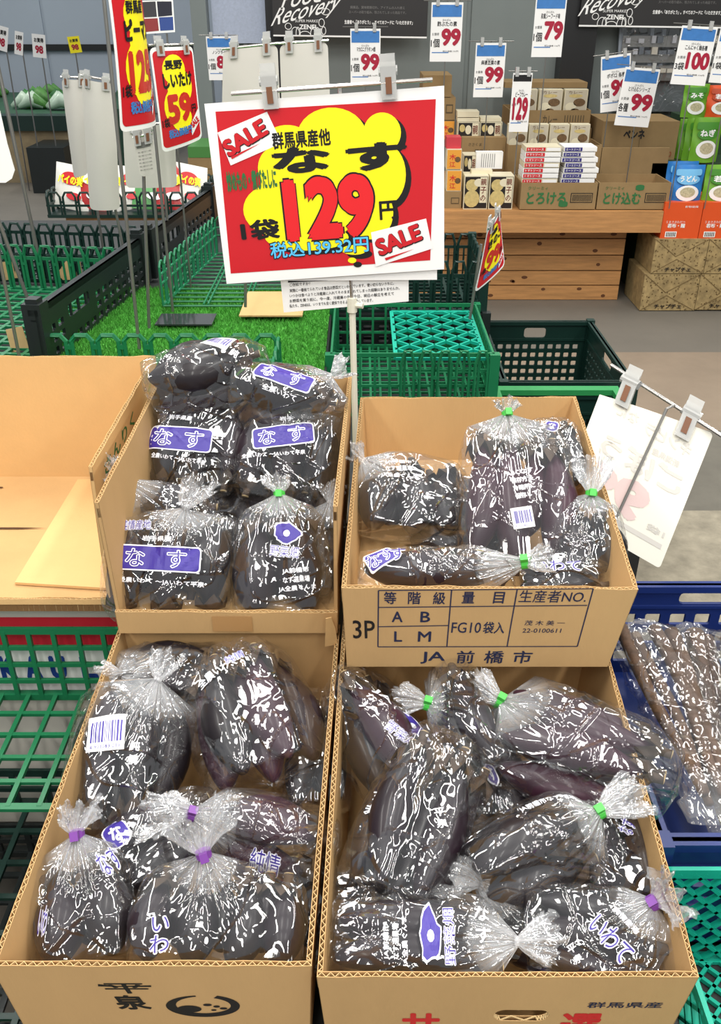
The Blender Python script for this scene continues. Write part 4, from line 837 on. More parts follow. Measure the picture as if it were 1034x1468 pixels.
# basket of snack bags on a wooden box
def lattice(m, f, W, H, nx, ny, b, th, mi=0, rim=None):
    rim = rim or b * 1.6
    for i in range(nx + 1): x = W * i / nx; m.box((x - b / 2, 0, 0), (x + b / 2, H, th), mi, f)
    for j in range(ny + 1): y = H * j / ny; w_ = rim / 2 if j in (0, ny) else b / 2; m.box((0, y - w_, .0004), (W, y + w_, th - .0004), mi, f)
def diamond(m, f, W, H, st, b, th, mi=0):
    for s_ in (1, -1):
        k = -H
        while k < W:
            a = [k, 0]; c = [k + H, H]
            if a[0] < 0: a = [0, -k]
            if c[0] > W: c = [W, W - k]
            if c[0] - a[0] > b:
                if s_ < 0: a, c = [a[0], H - a[1]], [c[0], H - c[1]]
                m.bar(f(a[0], a[1], th / 2), f(c[0], c[1], th / 2), b, th, mi, up=f(0, 0, 1) - f(0, 0, 0))
            k += st
    lattice(m, f, W, H, 1, 1, b * 2, th, mi)
def loops(m, f, W, H, n, r=.0035, mi=0, gap=.25):
    """row of round-topped loops, the rim of a plastic basket"""
    w_ = W / n
    for i in range(n):
        a, b = i * w_ + w_ * gap / 2, (i + 1) * w_ - w_ * gap / 2; k = w_ * .18
        m.tube([f(a, 0), f(a, H * .8), f(a + k, H), f(b - k, H), f(b, H * .8), f(b, 0)], r, 5, mi, False)
        if i < n - 1: m.bar(f(b, H * .6), f(b + w_ * gap, H * .6), r * 1.8, r * 1.8, mi)
    m.bar(f(0, 0), f(W, 0), r * 2.4, r * 2.4, mi)
Yb = 4.6; xa, xb = uX(70, 308, Yb), uX(288, 308, Yb); zb_ = atY(180, 310, Yb).z; zr = atY(180, 276, Yb).z
e = empty('snack_basket', ((xa + xb) / 2, Yb + .2, zb_), 'green plastic basket of snack bags on a wooden box at left', 'basket')
for n_, o_, ux, L_ in (('front_wall', (xa, Yb, zb_), (1, 0, 0), xb - xa), ('back_wall', (xa, Yb + .5, zb_), (1, 0, 0), xb - xa), ('side_wall', (xa, Yb, zb_), (0, 1, 0), .5), ('side_wall', (xb, Yb, zb_), (0, 1, 0), .5)):
    m = MB(); f = frame(o_, ux, (0, 0, 1)); loops(m, f, L_, zr - zb_, max(4, int(L_ / .075)), .006, gap=.2); m.bar(f(0, (zr - zb_) * .45), f(L_, (zr - zb_) * .45), .01); m.build(n_, DGRN, e)
m = MB(); m.box((xa, Yb, zb_), (xb, Yb + .5, zb_ + .008)); m.build('floor_plate', DGRN, e)
SN = [[mat('snack_white', (228, 226, 216), .35), RED, YEL], [mat('snack_green', (90, 160, 90), .35), WHITE, YEL], [mat('snack_red', (190, 50, 50), .35), WHITE, YEL]]
rnd = random.Random(4)
for i in range(7):
    bx = xa + .09 + i * (xb - xa - .16) / 6; c = Vector((bx, Yb + .16, zb_ + .11)); k = i % 3 if i > 2 else (0, 2, 0)[i]; m = MB(); N = 8
    ax = Vector((1, rnd.uniform(-.3, .3), rnd.uniform(-.2, .2))).normalized(); ay = Vector((0, .6, .8)); f = lambda x, y, z=0: c + ax * x + ay * y + ax.cross(ay) * z
    for sg in (1, -1):
        V = [f(-.09 + .18 * a / N, -.12 + .24 * b / N, sg * (.03 * (math.sin(PI * a / N) * math.sin(PI * b / N)) ** .6 + .001)) for b in range(N + 1) for a in range(N + 1)]
        F = [(b * (N + 1) + a, b * (N + 1) + a + 1, (b + 1) * (N + 1) + a + 1, (b + 1) * (N + 1) + a) for b in range(N) for a in range(N)]; m.add(V, F if sg > 0 else [x_[::-1] for x_ in F])
    o = m.build('snack_bag', SN[k][0], None, True); tag(o, 'snack bag number-free printed packet heaped in the green basket' if False else 'colourful snack bag, %s from the left in the green basket' % ('first', 'second', 'third', 'fourth', 'fifth', 'sixth', 'last')[i], 'snack bag', 'snack bags in the basket')
    m = MB(); m.poly(circ(0, .03, .05, .035), f, .034, 1, .02); m.text('パイの実', f, 0, .02, .13, .05, 2, bold=.05, z=.037, mx=.03); m.poly(circ(.02, -.06, .04, .02), f, .030, 0, .02); m.build('printed_front', [SN[k][1], SN[k][1], SN[k][2]], o)
xw0, xw1 = uX(104, 320, Yb + .02), uX(236, 320, Yb + .02)
e = empty('wooden_box', ((xw0 + xw1) / 2, Yb + .25, 0), 'pine box under the green snack basket', 'box')
for k in range(3): 
    z1 = zb_ - .012 - k * (zb_ / 3); z0 = z1 - zb_ / 3 + .006; m = MB(); m.box((xw0 - .03 * (k == 0), Yb + .02 + .03 * (k > 0), max(0, z0)), (xw1 + .03 * (k == 0), Yb + .45, z1)); m.build('plank', WOOD, e)
# stack of cartons behind the big price board
v = 322
for k in range(7):
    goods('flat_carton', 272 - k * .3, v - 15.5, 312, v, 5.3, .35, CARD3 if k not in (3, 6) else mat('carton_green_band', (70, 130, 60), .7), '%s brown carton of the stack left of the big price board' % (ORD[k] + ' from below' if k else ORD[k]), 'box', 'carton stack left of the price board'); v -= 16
m = MB(); m.box((uX(268, 330, 5.28), 5.28, 0), (uX(330, 330, 5.28), 5.7, atY(290, 322, 5.3).z)); m.add([], []); tag(m.build('stand_block', WOOD), 'low wooden block carrying the stacked brown cartons', 'stand')
# ------------------------------------------------------------------ crates and baskets of the display
def yaw_frame(o, deg):
    a = R(deg); ca, sa = math.cos(a), math.sin(a); o = Vector(o); return lambda x, y, z=0: Vector((o.x + ca * x - sa * y, o.y + sa * x + ca * y, o.z + z))
def crate(name, label, o, deg, L, W, H, matl, style='lattice', walls='flrb', nx=8, ny=3, b=.008, th=.006, floor='lattice', fm=None, cat='crate', posts=True, group=None, fz=0, fn=(10, 8)):
    """o: near-left bottom corner; L along x, W along y"""
    g = yaw_frame(o, deg); e = empty(name, g(L / 2, W / 2, 0), label, cat, group)
    def wf(o2, dx, dy): return lambda x, y, z=0: g(o2[0] + dx * x - dy * z, o2[1] + dy * x + dx * z, y)
    for k, (n_, o2, dx, dy, l) in {'f': ('front_wall', (0, 0), 1, 0, L), 'b': ('back_wall', (0, W - th), 1, 0, L), 'l': ('side_wall', (th, 0), 0, 1, W), 'r': ('side_wall', (L, 0), 0, 1, W)}.items():
        if k not in walls: continue
        f = wf(o2, dx, dy); m = MB(); n = max(3, int(nx * l / L))
        if style == 'lattice': lattice(m, f, l, H, n, ny, b, th)
        elif style == 'diamond': diamond(m, f, l, H, l / n, b, th)
        elif style == 'loops': loops(m, f, l, H, n, b / 2, gap=.2); lattice(m, f, l, H * .72, n * 2, 1, b * .6, th * .6)
        elif style == 'solid':
            holes = []
            hw = l / n
            for i in range(1, n - 1):
                for j in range(ny):
                    x, y = (i + .5) * hw, H * (.12 + .62 * (j + .5) / ny); holes.append(rrect(hw * .62, H * .62 / ny * .55, .002, 1, x, y)[::-1])
            holes.append(rrect(l * .2, H * .12, .008, 2, l / 2, H * .86)[::-1]); m.poly([(0, 0), (l, 0), (l, H), (0, H)], f, th, 0, th=th, holes=holes); m.box((0, H - .012, -.006), (l, H, th + .006), 0, f)
            m.box((0, H * .76, -.003), (l, H * .79, th + .003), 0, f)
        m.build(n_, matl, e)
    m = MB(); fm = fm or matl
    f = lambda x, y, z=0: g(x, y, z + fz)
    if floor == 'lattice': lattice(m, f, L, W, fn[0], fn[1], b, th)
    elif floor == 'diamond': diamond(m, f, L, W, L / fn[0], b, th)
    else: m.box((0, 0, 0), (L, W, th), 0, f)
    m.build('floor_grid', fm, e)
    if posts:
        for x in (0, L):
            for y in (0, W):
                m = MB(); m.box((x - .012, y - .012, 0), (x + .012, y + .012, H + .004), 0, g); m.build('corner_post', matl, e)
    return e
# beside the front left box
crate('shopping_crate', 'bright green lattice crate left of the front left box', (-.93, .80, .55), 0, .60, .215, .122, GREEN, nx=17, ny=4, b=.0065, walls='bl', fn=(15, 5), posts=False)
crate('shopping_crate', 'darker green crate under the bright green one at left', (-.93, .36, .36), 0, .60, .62, .07, DGRN, nx=12, ny=2, b=.008, walls='fb', fn=(13, 11), posts=False)
crate('shopping_crate', 'dark crate deep below the left crates', (-.93, .36, .25), 0, .60, .62, .06, BLACKP, nx=12, ny=2, b=.009, walls='fb', fn=(15, 13), posts=False)
# printed red and white carton behind the green crate
e = empty('printed_carton', (-.6, 1.2, .25), 'white carton with red bands and blue letters under the empty box', 'box')
m = MB(); m.box((-.93, 1.04, .25), (-.02, 1.37, .7195)); m.build('carton_body', mat('carton_greywhite', (206, 202, 190), .7), e)
m = MB(); f = frame((-.93, 1.039, .25), (1, 0, 0), (0, 0, 1)); zr_ = lambda v: atY(100, v, 1.04).z - .25
m.rect(f, 0, zr_(925), .62, zr_(884), 0, .0006); m.rect(f, 0, zr_(1003), .62, zr_(990), 0, .0006); m.rect(f, 0, zr_(989), .62, zr_(926), 1, .0006)
m.build('printed_band', [mat('band_red', (204, 32, 52), .5), WHITE], e)
m = MB()
for u, t in ((12, 'K'), (48, 'A'), (84, 'U'), (128, 'L')): m.text(t, f, atY(u, 955, 1.04).x + .93, zr_(956), .024, .045, 0, bold=.06, z=.0012)
tag(m.build('blue_letter', mat('letter_blue', (34, 66, 150), .5), e), kind='stuff')
# turf and board at the very bottom left
TURF = mat('turf_green', (74, 158, 52), .9, var=.35, vscale=60, bump=.5, bscale=400)
def turf(name, lo, hi, n, label, seed):
    m = MB(); m.box(lo, hi); o = m.build(name, TURF); tag(o, label, 'turf mat'); rnd = random.Random(seed); b = MB(); z = hi[2]
    V = []; F = []
    for i in range(n):
        x, y = rnd.uniform(lo[0], hi[0]), rnd.uniform(lo[1], hi[1]); a = rnd.uniform(0, 2 * PI); h = rnd.uniform(.007, .013); dx, dy = math.cos(a) * .0016, math.sin(a) * .0016; lx, ly = rnd.uniform(-.006, .006), rnd.uniform(-.006, .006)
        V += [(x - dx, y - dy, z), (x + dx, y + dy, z), (x + lx, y + ly, z + h)]; F.append((3 * i, 3 * i + 1, 3 * i + 2))
    b.add(V, F); tag(b.build('grass_blades', TURF, o), kind='stuff')
turf('artificial_turf', (-.9, .30, .15), (-.30, .62, .16), 6000, 'dark strip of artificial turf at the bottom left corner', 1)
m = MB(); m.box((-.95, .26, .10), (-.28, .66, .149)); tag(m.build('shelf_board', WOOD), 'pine shelf board under the turf strip at the bottom left', 'shelf')
# under the boxes: display stand
e = empty('display_stand', (0, .9, 0), 'dark display stand carrying the eggplant boxes', 'stand')
for n_, lo, hi in (('front_platform', (-.325, .47, .0), (.325, 1.0, .543)), ('rear_platform', (-.33, 1.02, .0), (.33, 1.36, .744)),): 
    if n_ == 'rear_platform': lo = (-.015, 1.0, 0)
    m = MB(); m.box(lo, hi); m.build(n_, mat('stand_dark', (38, 40, 40), .6), e)
# turf table behind
turf('artificial_turf', (-.80, 1.44, .69), (-.085, 2.62, .70), 52000, 'bright green artificial turf covering the display table', 2)
m = MB(); m.box((-1.55, 1.40, .0), (-.08, 3.6, .688)); tag(m.build('display_table', mat('stand_dark', (38, 40, 40), .6)), 'dark low table under the turf and green baskets', 'table')
m = MB(); m.box((-.078, 1.42, .0), (.34, 2.95, .555)); tag(m.build('crate_stand', mat('stand_dark', (38, 40, 40), .6)), 'dark stand under the green and teal crates', 'stand')
# scalloped basket rim in front of the turf
Yr = 2.0; xa, xb = uX(66, 520, Yr), uX(402, 520, Yr); zt_ = atY(300, 481, Yr).z
e = empty('turf_basket', ((xa + xb) / 2, Yr, .70), 'low green basket rim with rounded loops in front of the turf', 'basket')
m = MB(); loops(m, frame((xa, Yr, .701), (1, 0, 0), (0, 0, 1)), xb - xa, zt_ - .701, 9, .0062, gap=.22); m.build('front_wall', GREEN, e)
m = MB(); loops(m, frame((xb, Yr - .52, .701), (0, 1, 0), (0, 0, 1)), .52, zt_ - .701, 8, .0045, gap=.22); m.build('side_wall', GREEN, e)
# black folding crates with green liners
for k, lab in ((0, 'near black folding crate side beside the turf'), (1, 'far black folding crate behind the near one')):
    o0 = Vector((-.735, 1.97, .701)) + Vector((.10, .75, 0)) * k * 1.0; g = yaw_frame(o0, -7.0); e = empty('folding_crate', o0, lab, 'crate'); W, H = .74, .135
    f = lambda x, y, z=0, g=g: g(z, x, y)
    m = MB(); holes = [rrect(.13, .03, .008, 2, .22, .085)[::-1]]
    for i in range(14):
        for j in range(3):
            x = .06 + i * .047
            if j == 2 and .13 < x < .31: continue
            if j == 1 and .13 < x < .31: continue
            holes.append(rrect(.030, .016, .002, 1, x, .02 + j * .028)[::-1])
    m.poly([(0, 0), (W, 0), (W, H), (0, H)], lambda x, y, z=0, g=g: g(-z, x, y), 0, 0, th=.008, holes=holes)
    m.box((0, H - .014, -.016), (W, H, .008), 0, f); m.box((0, H * .80, -.012), (W, H * .83, .004), 0, f)
    for i in range(15): x = .036 + i * .047; m.box((x - .003, 0, .001), (x + .003, H * .8, .007), 0, f)
    m.build('side_wall', BLACKP, e)
    for y in (.0, W - .05): m = MB(); m.box((-.03, y, 0), (.014, y + .045, H + .012), 0, g); m.box((-.022, y + .008, H), (.006, y + .037, H + .022), 0, g); m.build('corner_post', BLACKP, e)
crate('liner_basket', 'green grid basket inside the near black crate at left', (-1.42, 2.03, .706), -7, .66, .62, .125, GREEN, style='loops', nx=14, ny=2, b=.010, walls='b', fn=(14, 16), posts=False, cat='basket')
crate('liner_basket', 'green basket standing behind at the left picture edge', (-1.40, 2.76, .70), -7, .70, .3, .10, DGRN, style='loops', nx=14, ny=2, b=.010, walls='fb', fn=(12, 6), posts=False, cat='basket')
# cardboard tags on the baskets
def flap(label, pts, Y, th=.003, mt=None):
    P = Plane((0, Y, 0), (1, 0, 0), (0, .1, 1)); m = MB(); P.poly(m, pts, 0, 0, th=th); tag(m.build('cardboard_tag', mt or CARD3), label, 'cardboard piece')
TAGM = mat('cardboard_tag_tone', (196, 166, 116), .8, var=.1, vscale=20)
flap('cardboard scrap clipped on the basket rim at the left edge', [(0, 376), (18, 375), (26, 400), (4, 402)], 2.64, mt=TAGM)
flap('bent cardboard scrap on the basket rim near the black crate', [(82, 392), (96, 372), (114, 371), (118, 395), (103, 404), (95, 407)], 2.62, mt=TAGM)
flap('cardboard scrap standing before the black corner post', [(8, 473), (31, 468), (42, 500), (17, 506)], 2.0, mt=TAGM)
# open wire basket on the turf
X0, X1, Y0, Y1 = uX(236, 452, 2.41), uX(472, 440, 2.41), 2.41, 2.98
e = empty('wire_basket', ((X0 + X1) / 2, 2.7, .705), 'green bar basket lying open on the turf left of the price board', 'basket')
m = MB(); f = frame((X0, Y0, .712), (1, 0, 0), (0, 1, 0))
for i in range(15): m.tube([f(0, (Y1 - Y0) * i / 14), f(X1 - X0, (Y1 - Y0) * i / 14)], .0032, 5)
for i in range(5): 
    for d_ in (0, .012): m.tube([f((X1 - X0) * i / 4 * .97 + d_, 0, .004), f((X1 - X0) * i / 4 * .97 + d_, Y1 - Y0, .004)], .003, 5)
m.build('floor_grid', GREEN, e)
for n_, o_, ux, L_ in (('side_wall', (X0, Y0, .712), (.12, 1, 0), .58), ('back_wall', (X0 + .07, Y1, .712), (1, 0, 0), X1 - X0 - .07)):
    m = MB(); f = frame(o_, ux, (0, 0, 1)); k = 13 if n_ == 'side_wall' else 9
    for i in range(k): a = L_ * i / k; w_ = L_ / k * .72; m.tube([f(a, 0), f(a, .105), f(a + .01, .118), f(a + w_ - .01, .118), f(a + w_, .105), f(a + w_, 0)], .0034, 5, 0, False)
    for h in (.002, .06, .085): m.tube([f(0, h), f(L_, h)], .0034, 5)
    m.build(n_, WIRE if n_ == 'side_wall' else GREEN, e)
m = MB(); m.box((uX(352, 452, 2.43), 2.30, .716), (uX(438, 452, 2.43), 2.52, .720)); 
for a in [m]: tag(m.build('cardboard_sheet', CARD), 'flat cardboard sheet lying under the big price board', 'cardboard piece')
# green crate with teal lattice panel
crate('display_crate', 'green crate right of the turf with a lattice sheet inside', (-.072, 2.02, .557), 0, .39, .40, .155, GREEN, style='lattice', nx=12, ny=4, b=.006, fn=(16, 12), fz=.03)
m = MB(); g = yaw_frame((.085, 2.05, .69), 0); diamond(m, lambda x, y, z=0: g(x, y, z), .215, .36, .062, .005, .008); tag(m.build('lattice_sheet', TEAL), 'teal lattice sheet lying in the green crate', 'lattice sheet')
m = MB(); f = frame((.09, 2.012, .56), (1, 0, 0), (0, 0, 1)); loops(m, f, .22, .165, 5, .004, gap=.3); tag(m.build('loop_rack', GREEN), 'green looped rack in front of the teal sheet', 'rack')
crate('display_crate', 'black crate behind the green and teal crates', (-.18, 2.50, .557), 0, .54, .36, .105, BLACKP, style='solid', nx=12, ny=2, b=.008)
crate('display_crate', 'upper green crate half hidden by the big price board', (-.18, 2.52, .664), 0, .53, .34, .14, DGRN, style='loops', nx=11, ny=3, b=.009, fn=(12, 9))
# deep dark crate, right
crate('deep_crate', 'deep dark green crate with slotted walls standing on the floor side', (.385, 2.26, .28), 0, .35, .52, .27, DGRN, style='solid', nx=13, ny=6, b=.009, floor='solid')
m = MB(); m.box((.365, 1.94, .0), (.72, 2.76, .278)); tag(m.build('crate_stand', mat('stand_dark', (38, 40, 40), .6)), 'dark stand under the deep dark crate', 'stand')
crate('deep_crate', 'dark crate with a bright green rim behind the grade-table box', (.36, 1.93, .30), 0, .305, .27, .24, DGRN, style='solid', nx=13, ny=4, b=.009)
m = MB(); m.box((.345, 2.185, .541), (.68, 2.215, .556)); m.box((.345, 1.92, .541), (.68, 1.94, .556)); m.box((.345, 1.94, .541), (.365, 2.185, .556)); m.box((.66, 1.94, .541), (.68, 2.185, .556)); m.build('rim', mat('rim_green', (44, 138, 76), .4), [o_ for o_ in COL.objects if o_.get('label') == 'dark crate with a bright green rim behind the grade-table box'][0])
# rough paving seen right, below the white sign back
m = MB(); m.box((.45, 1.9, 0), (1.6, 2.5, .012)); tag(m.build('floor_slab', mat('rough_stone', (150, 142, 124), .9, var=.35, vscale=14, bump=.8, bscale=30)), kind='structure')
m = MB(); m.box((.45, 2.5, 0), (1.9, 3.12, .009)); tag(m.build('floor_slab', mat('grey_stone', (108, 104, 94), .85, var=.15, vscale=8, bump=.3, bscale=20)), kind='structure')
m = MB(); m.box((.6, 3.125, 0), (3.0, 4.0, .004)); tag(m.build('floor_slab', mat('brown_floor', (142, 126, 108), .6, var=.12, vscale=5)), kind='structure')
# blue crate and teal crate at the right
crate('blue_crate', 'blue plastic crate of long root packs at the right edge', (.345, .70, .42), 0, .46, .52, .19, BLUEP, style='solid', nx=11, ny=3, b=.008, floor='solid')
crate('teal_crate', 'teal lattice crate at the bottom right corner', (.335, .28, .42), 0, .45, .40, .165, TEAL, style='diamond', nx=15, ny=3, b=.0045, th=.006, floor='diamond', fn=(18, 12))
m = MB(); m.box((.335, .28, .0), (.81, 1.24, .418)); tag(m.build('crate_stand', mat('stand_dark', (38, 40, 40), .6)), 'dark stand under the blue and teal crates', 'stand')
# ------------------------------------------------------------------ burdock packs
BURD = mat('burdock_skin', (92, 68, 50), .7, var=.45, vscale=30, bump=.5, bscale=120, stretch=(1, 1, .3))
BFILM = film_mat('clear_film', base=.07, rough=.09, fr=.3, bs=.25)
def burdock(a, b, n, wd, label, seed, zoff=0):
    rnd = random.Random(seed); rs = np.random.RandomState(seed); a = atZ(*a); b = atZ(*b); d = (b - a); L = d.length; d.normalize(); sd = d.cross(Vector((0, 0, 1))).normalized(); up = sd.cross(d)
    e = empty('burdock_pack', (a + b) / 2, label, 'root pack'); 
    for i in range(n):
        o_ = (i - (n - 1) / 2) * wd / n; r = wd / n / 2 * rnd.uniform(.75, 1.05); pts = []; rr = []
        ph = rnd.uniform(0, 6)
        for k in range(15):
            t = k / 14; pts.append(a + d * (L * t) + sd * (o_ * (1 - .35 * t) + .004 * math.sin(ph + 5 * t)) + up * (.003 * math.sin(ph * 2 + 7 * t) + .012 * (i % 2))); rr.append(r * (1.05 - .45 * t) * rnd.uniform(.93, 1.07))
        m = MB(); m.tube(pts, rr, 9); m.build('burdock_root', BURD, e, True)
    NC, NR = 72, 90; V = []; hz = []
    cre = [(rs.uniform(0, 1), rs.uniform(0, 6.28), rs.uniform(-1, 1), rs.uniform(.0015, .004)) for _ in range(34)]
    for i in range(NR):
        t = -.06 + 1.16 * i / (NR - 1); w_ = wd * .62 * (1 - .3 * max(0, t)) * (1.2 if t > 1.0 else 1) * min(1, max(.35, (t + .09) * 9)); h_ = .020 * (1 if 0 < t < 1 else .45) 
        for j in range(NC):
            q_ = 2 * PI * j / NC; s_ = .0016 * abs(math.sin(q_ * 9 + 12 * t)) + .0012 * math.sin(q_ * 5 - 30 * t)
            for ct, cq, sl_, am in cre:
                x = (t - ct) * 4 + sl_ * math.sin(q_ - cq) * .6
                if abs(x) < .12 and math.cos(q_ - cq) > .3: s_ += am * (1 - abs(x) / .12)
            V.append(a + d * (L * t) + sd * ((w_ + s_) * math.cos(q_)) + up * ((h_ + s_) * math.sin(q_) + .006)); hz.append(.0 + (.06 if t > .93 or t < .0 else 0))
    F = [(i * NC + j, i * NC + (j + 1) % NC, (i + 1) * NC + (j + 1) % NC, (i + 1) * NC + j) for i in range(NR - 1) for j in range(NC)]
    m = MB(); m.add(V, F); o = m.build('film', BFILM, e, True); at_ = o.data.attributes.new('haze', 'FLOAT', 'POINT'); at_.data.foreach_set('value', hz)
burdock((1075, 920, .60), (1115, 1190, .56), 3, .10, 'rightmost burdock pack, cut by the picture edge, in the blue crate', 31)
burdock((990, 915, .58), (1060, 1180, .54), 3, .085, 'middle burdock pack in the blue crate with dark roots', 32)
burdock((925, 910, .60), (1030, 1150, .585), 4, .10, 'foremost burdock pack leaning from the blue crate beside the eggplant box', 33)
# ------------------------------------------------------------------ price signs
def clip(parent, f, x, y, s=1.0, m2=None):
    m = MB(); m.box((x - .009 * s, y - .018 * s, .002), (x + .009 * s, y + .022 * s, .006), 0, f); m.box((x - .009 * s, y - .012 * s, -.008), (x + .009 * s, y + .030 * s, -.004), 0, f); m.tube([f(x - .011 * s, y + .012 * s, -.001), f(x + .011 * s, y + .012 * s, -.001)], .0055 * s, 10, 0); o = m.build('clip', CLIP, parent)
    m = MB(); m.box((x - .0035 * s, y - .012 * s, .0064), (x + .0035 * s, y + .006 * s, .0075), 0, f); m.build('clip_strip', mat('clip_brown', (120, 78, 52), .5), o)
P = Plane(atY(480, 265, 1.45), (math.cos(R(4.2)), 0, math.sin(R(4.2))), (-.02, 0, 1)); P.uy = (Vector((0, 0, 1)) - P.ux * P.ux.z).normalized(); P.n = P.ux.cross(P.uy)
base_pt = atY(513, 562, 1.45); base_pt.z = .56
e = empty('price_sign', base_pt, 'big red and yellow sale board reading 129 on a white pole', 'sign')
m = MB(); P.poly(m, [(324, 404), (627, 402), (627, 380), (333, 385)], 0, -.004, th=.001); P.poly(m, [(293, 149), (637, 123), (637, 386), (325, 407)], 0, 0, th=.001); m.build('board', WHITE, e)
m = MB(); P.poly(m, [(309, 160), (625, 142), (617, 373), (331, 392)], 0, .0004); m.build('red_field', RED, e)
m = MB(); CL = [(472, 262, 98, 72), (476, 196, 50, 42), (548, 190, 27, 29), (412, 203, 34, 24), (552, 250, 30, 44), (396, 240, 26, 30), (392, 300, 43, 36), (532, 305, 32, 38), (440, 340, 60, 19), (505, 373, 6, 4), (508, 358, 18, 7)]
for i, (u, v, a, b) in enumerate(CL): P.circle(m, u + 8, v + 6, a, b, 1, .0006 + i * .00002, 30)
for i, (u, v, a, b) in enumerate(CL): P.circle(m, u, v, a, b, 0, .0010 + i * .00002, 30)
m.build('yellow_cloud', [YEL, BLK], e)
m = MB(); Tt = lambda t, u, v, a, b, mi, **k: P.text(m, t, u, v, a, b, mi, **k)
Tt('群馬県産他', 432, 199, 84, 25, 0, bold=.03, z=.0014); Tt('な', 432, 229, 84, 38, 0, bold=.055, z=.0014); Tt('す', 540, 224, 88, 40, 0, bold=.055, z=.0014)
Tt('129', 472, 298, 134, 96, 0, bold=.075, z=.0014, res=8); Tt('129', 472, 298, 129, 91, 1, bold=.055, z=.0022, res=8); Tt('円', 557, 301, 26, 27, 0, bold=.03, z=.0014); Tt('1袋', 373, 329, 56, 29, 0, bold=.04, z=.0014)
Tt('税込139.32円', 458, 354, 144, 26, 0, bold=.05, z=.0013); Tt('税込139.32円', 458, 354, 141, 23, 2, bold=.02, z=.0018); Tt('炒めもの・煮びたしに', 361, 258, 72, 30, 3, bold=.05, z=.0014)
m.build('price_lettering', [BLK, NUM, SKY_T, GRN_T], e)
for (A, c, rot, wd, ht) in (([(312, 190), (383, 160), (404, 205), (331, 237)], (352, 198), .43, 70, 27), ([(532, 333), (611, 313), (620, 356), (539, 382)], (572, 344), .30, 68, 27)):
    m = MB(); P.poly(m, A, 0, .0012); m.build('sale_patch', WHITE, e)
    m = MB(); P.text(m, 'SALE', c[0], c[1], wd, ht, 1, bold=.07, z=.0016, rot=rot - R(0)); P.text(m, 'SALE', c[0] - .6, c[1] - .6, wd * .97, ht * .92, 0, bold=.05, z=.002, rot=rot)
    a = (c[0] - wd * .30, c[1] + ht * .98) if rot > .4 else (c[0] - wd * .3, c[1] + ht * .95); b = (a[0] + wd * .62, a[1] - wd * .62 * math.tan(rot)); P.poly(m, [a, b, (a[0] + 2, a[1] + 3.5)], 0, .0018); m.build('sale_lettering', [RED, BLK], e)
# paper below the board
m = MB(); PP = Plane(P.f(0, 0, -.010), P.ux, P.uy); PP.poly(m, [(402, 398), (586, 388), (586, 432), (407, 448)], 0, 0, th=.0006); m.build('notice_paper', WHITE, e)
m = MB(); PP.poly(m, [(413, 401), (470, 398), (470, 402), (413, 405)], 0, .0006)
for i, t in enumerate(('ご存知ですか？', '実際に一番捨てられている食品は野菜だといわれています。使い切らないうちに、', 'いつかは食べようと冷蔵庫に入れてそのまま忘れてしまった経験はありませんか。', 'お野菜を買う前に、今一度、冷蔵庫の中、今日、明日の献立を考えて', '私たち、ZENEIは、いつまでも安く提供できるように努力しています。')):
    w_ = (30, 150, 158, 150, 120)[i]; PP.text(m, t, 415 + w_ / 2, 408 + i * 7.4 - (w_ / 2) * .055, w_, 5, 0, bold=.012, z=.0007, res=1)
m.build('notice_print', BLK, e)
r0 = P.f(*P.g(332, 134), .003); r1 = P.f(*P.g(620, 114), .003)
m = MB(); m.tube([r0, r1], .0032, 8); m.build('rod', CHROME, e)
for u, v in ((387, 132), (557, 118)): clip(e, P.f, *P.g(u, v), 1.25)
m = MB(); tp = P.f(*P.g(505, 440), -.012); m.tube([P.f(*P.g(487, 122), -.012), tp], .0035, 8); m.build('upper_pole', CHROME, e)
m = MB(); m.tube([tp, base_pt], .0055, 10); m.tube([tp + Vector((0, 0, .012)), tp - Vector((0, 0, .012))], .0085, 10); m.tube([tp, tp + Vector((.018, -.006, 0))], .005, 8); m.build('pole', mat('white_pole', (222, 218, 200), .4), e)
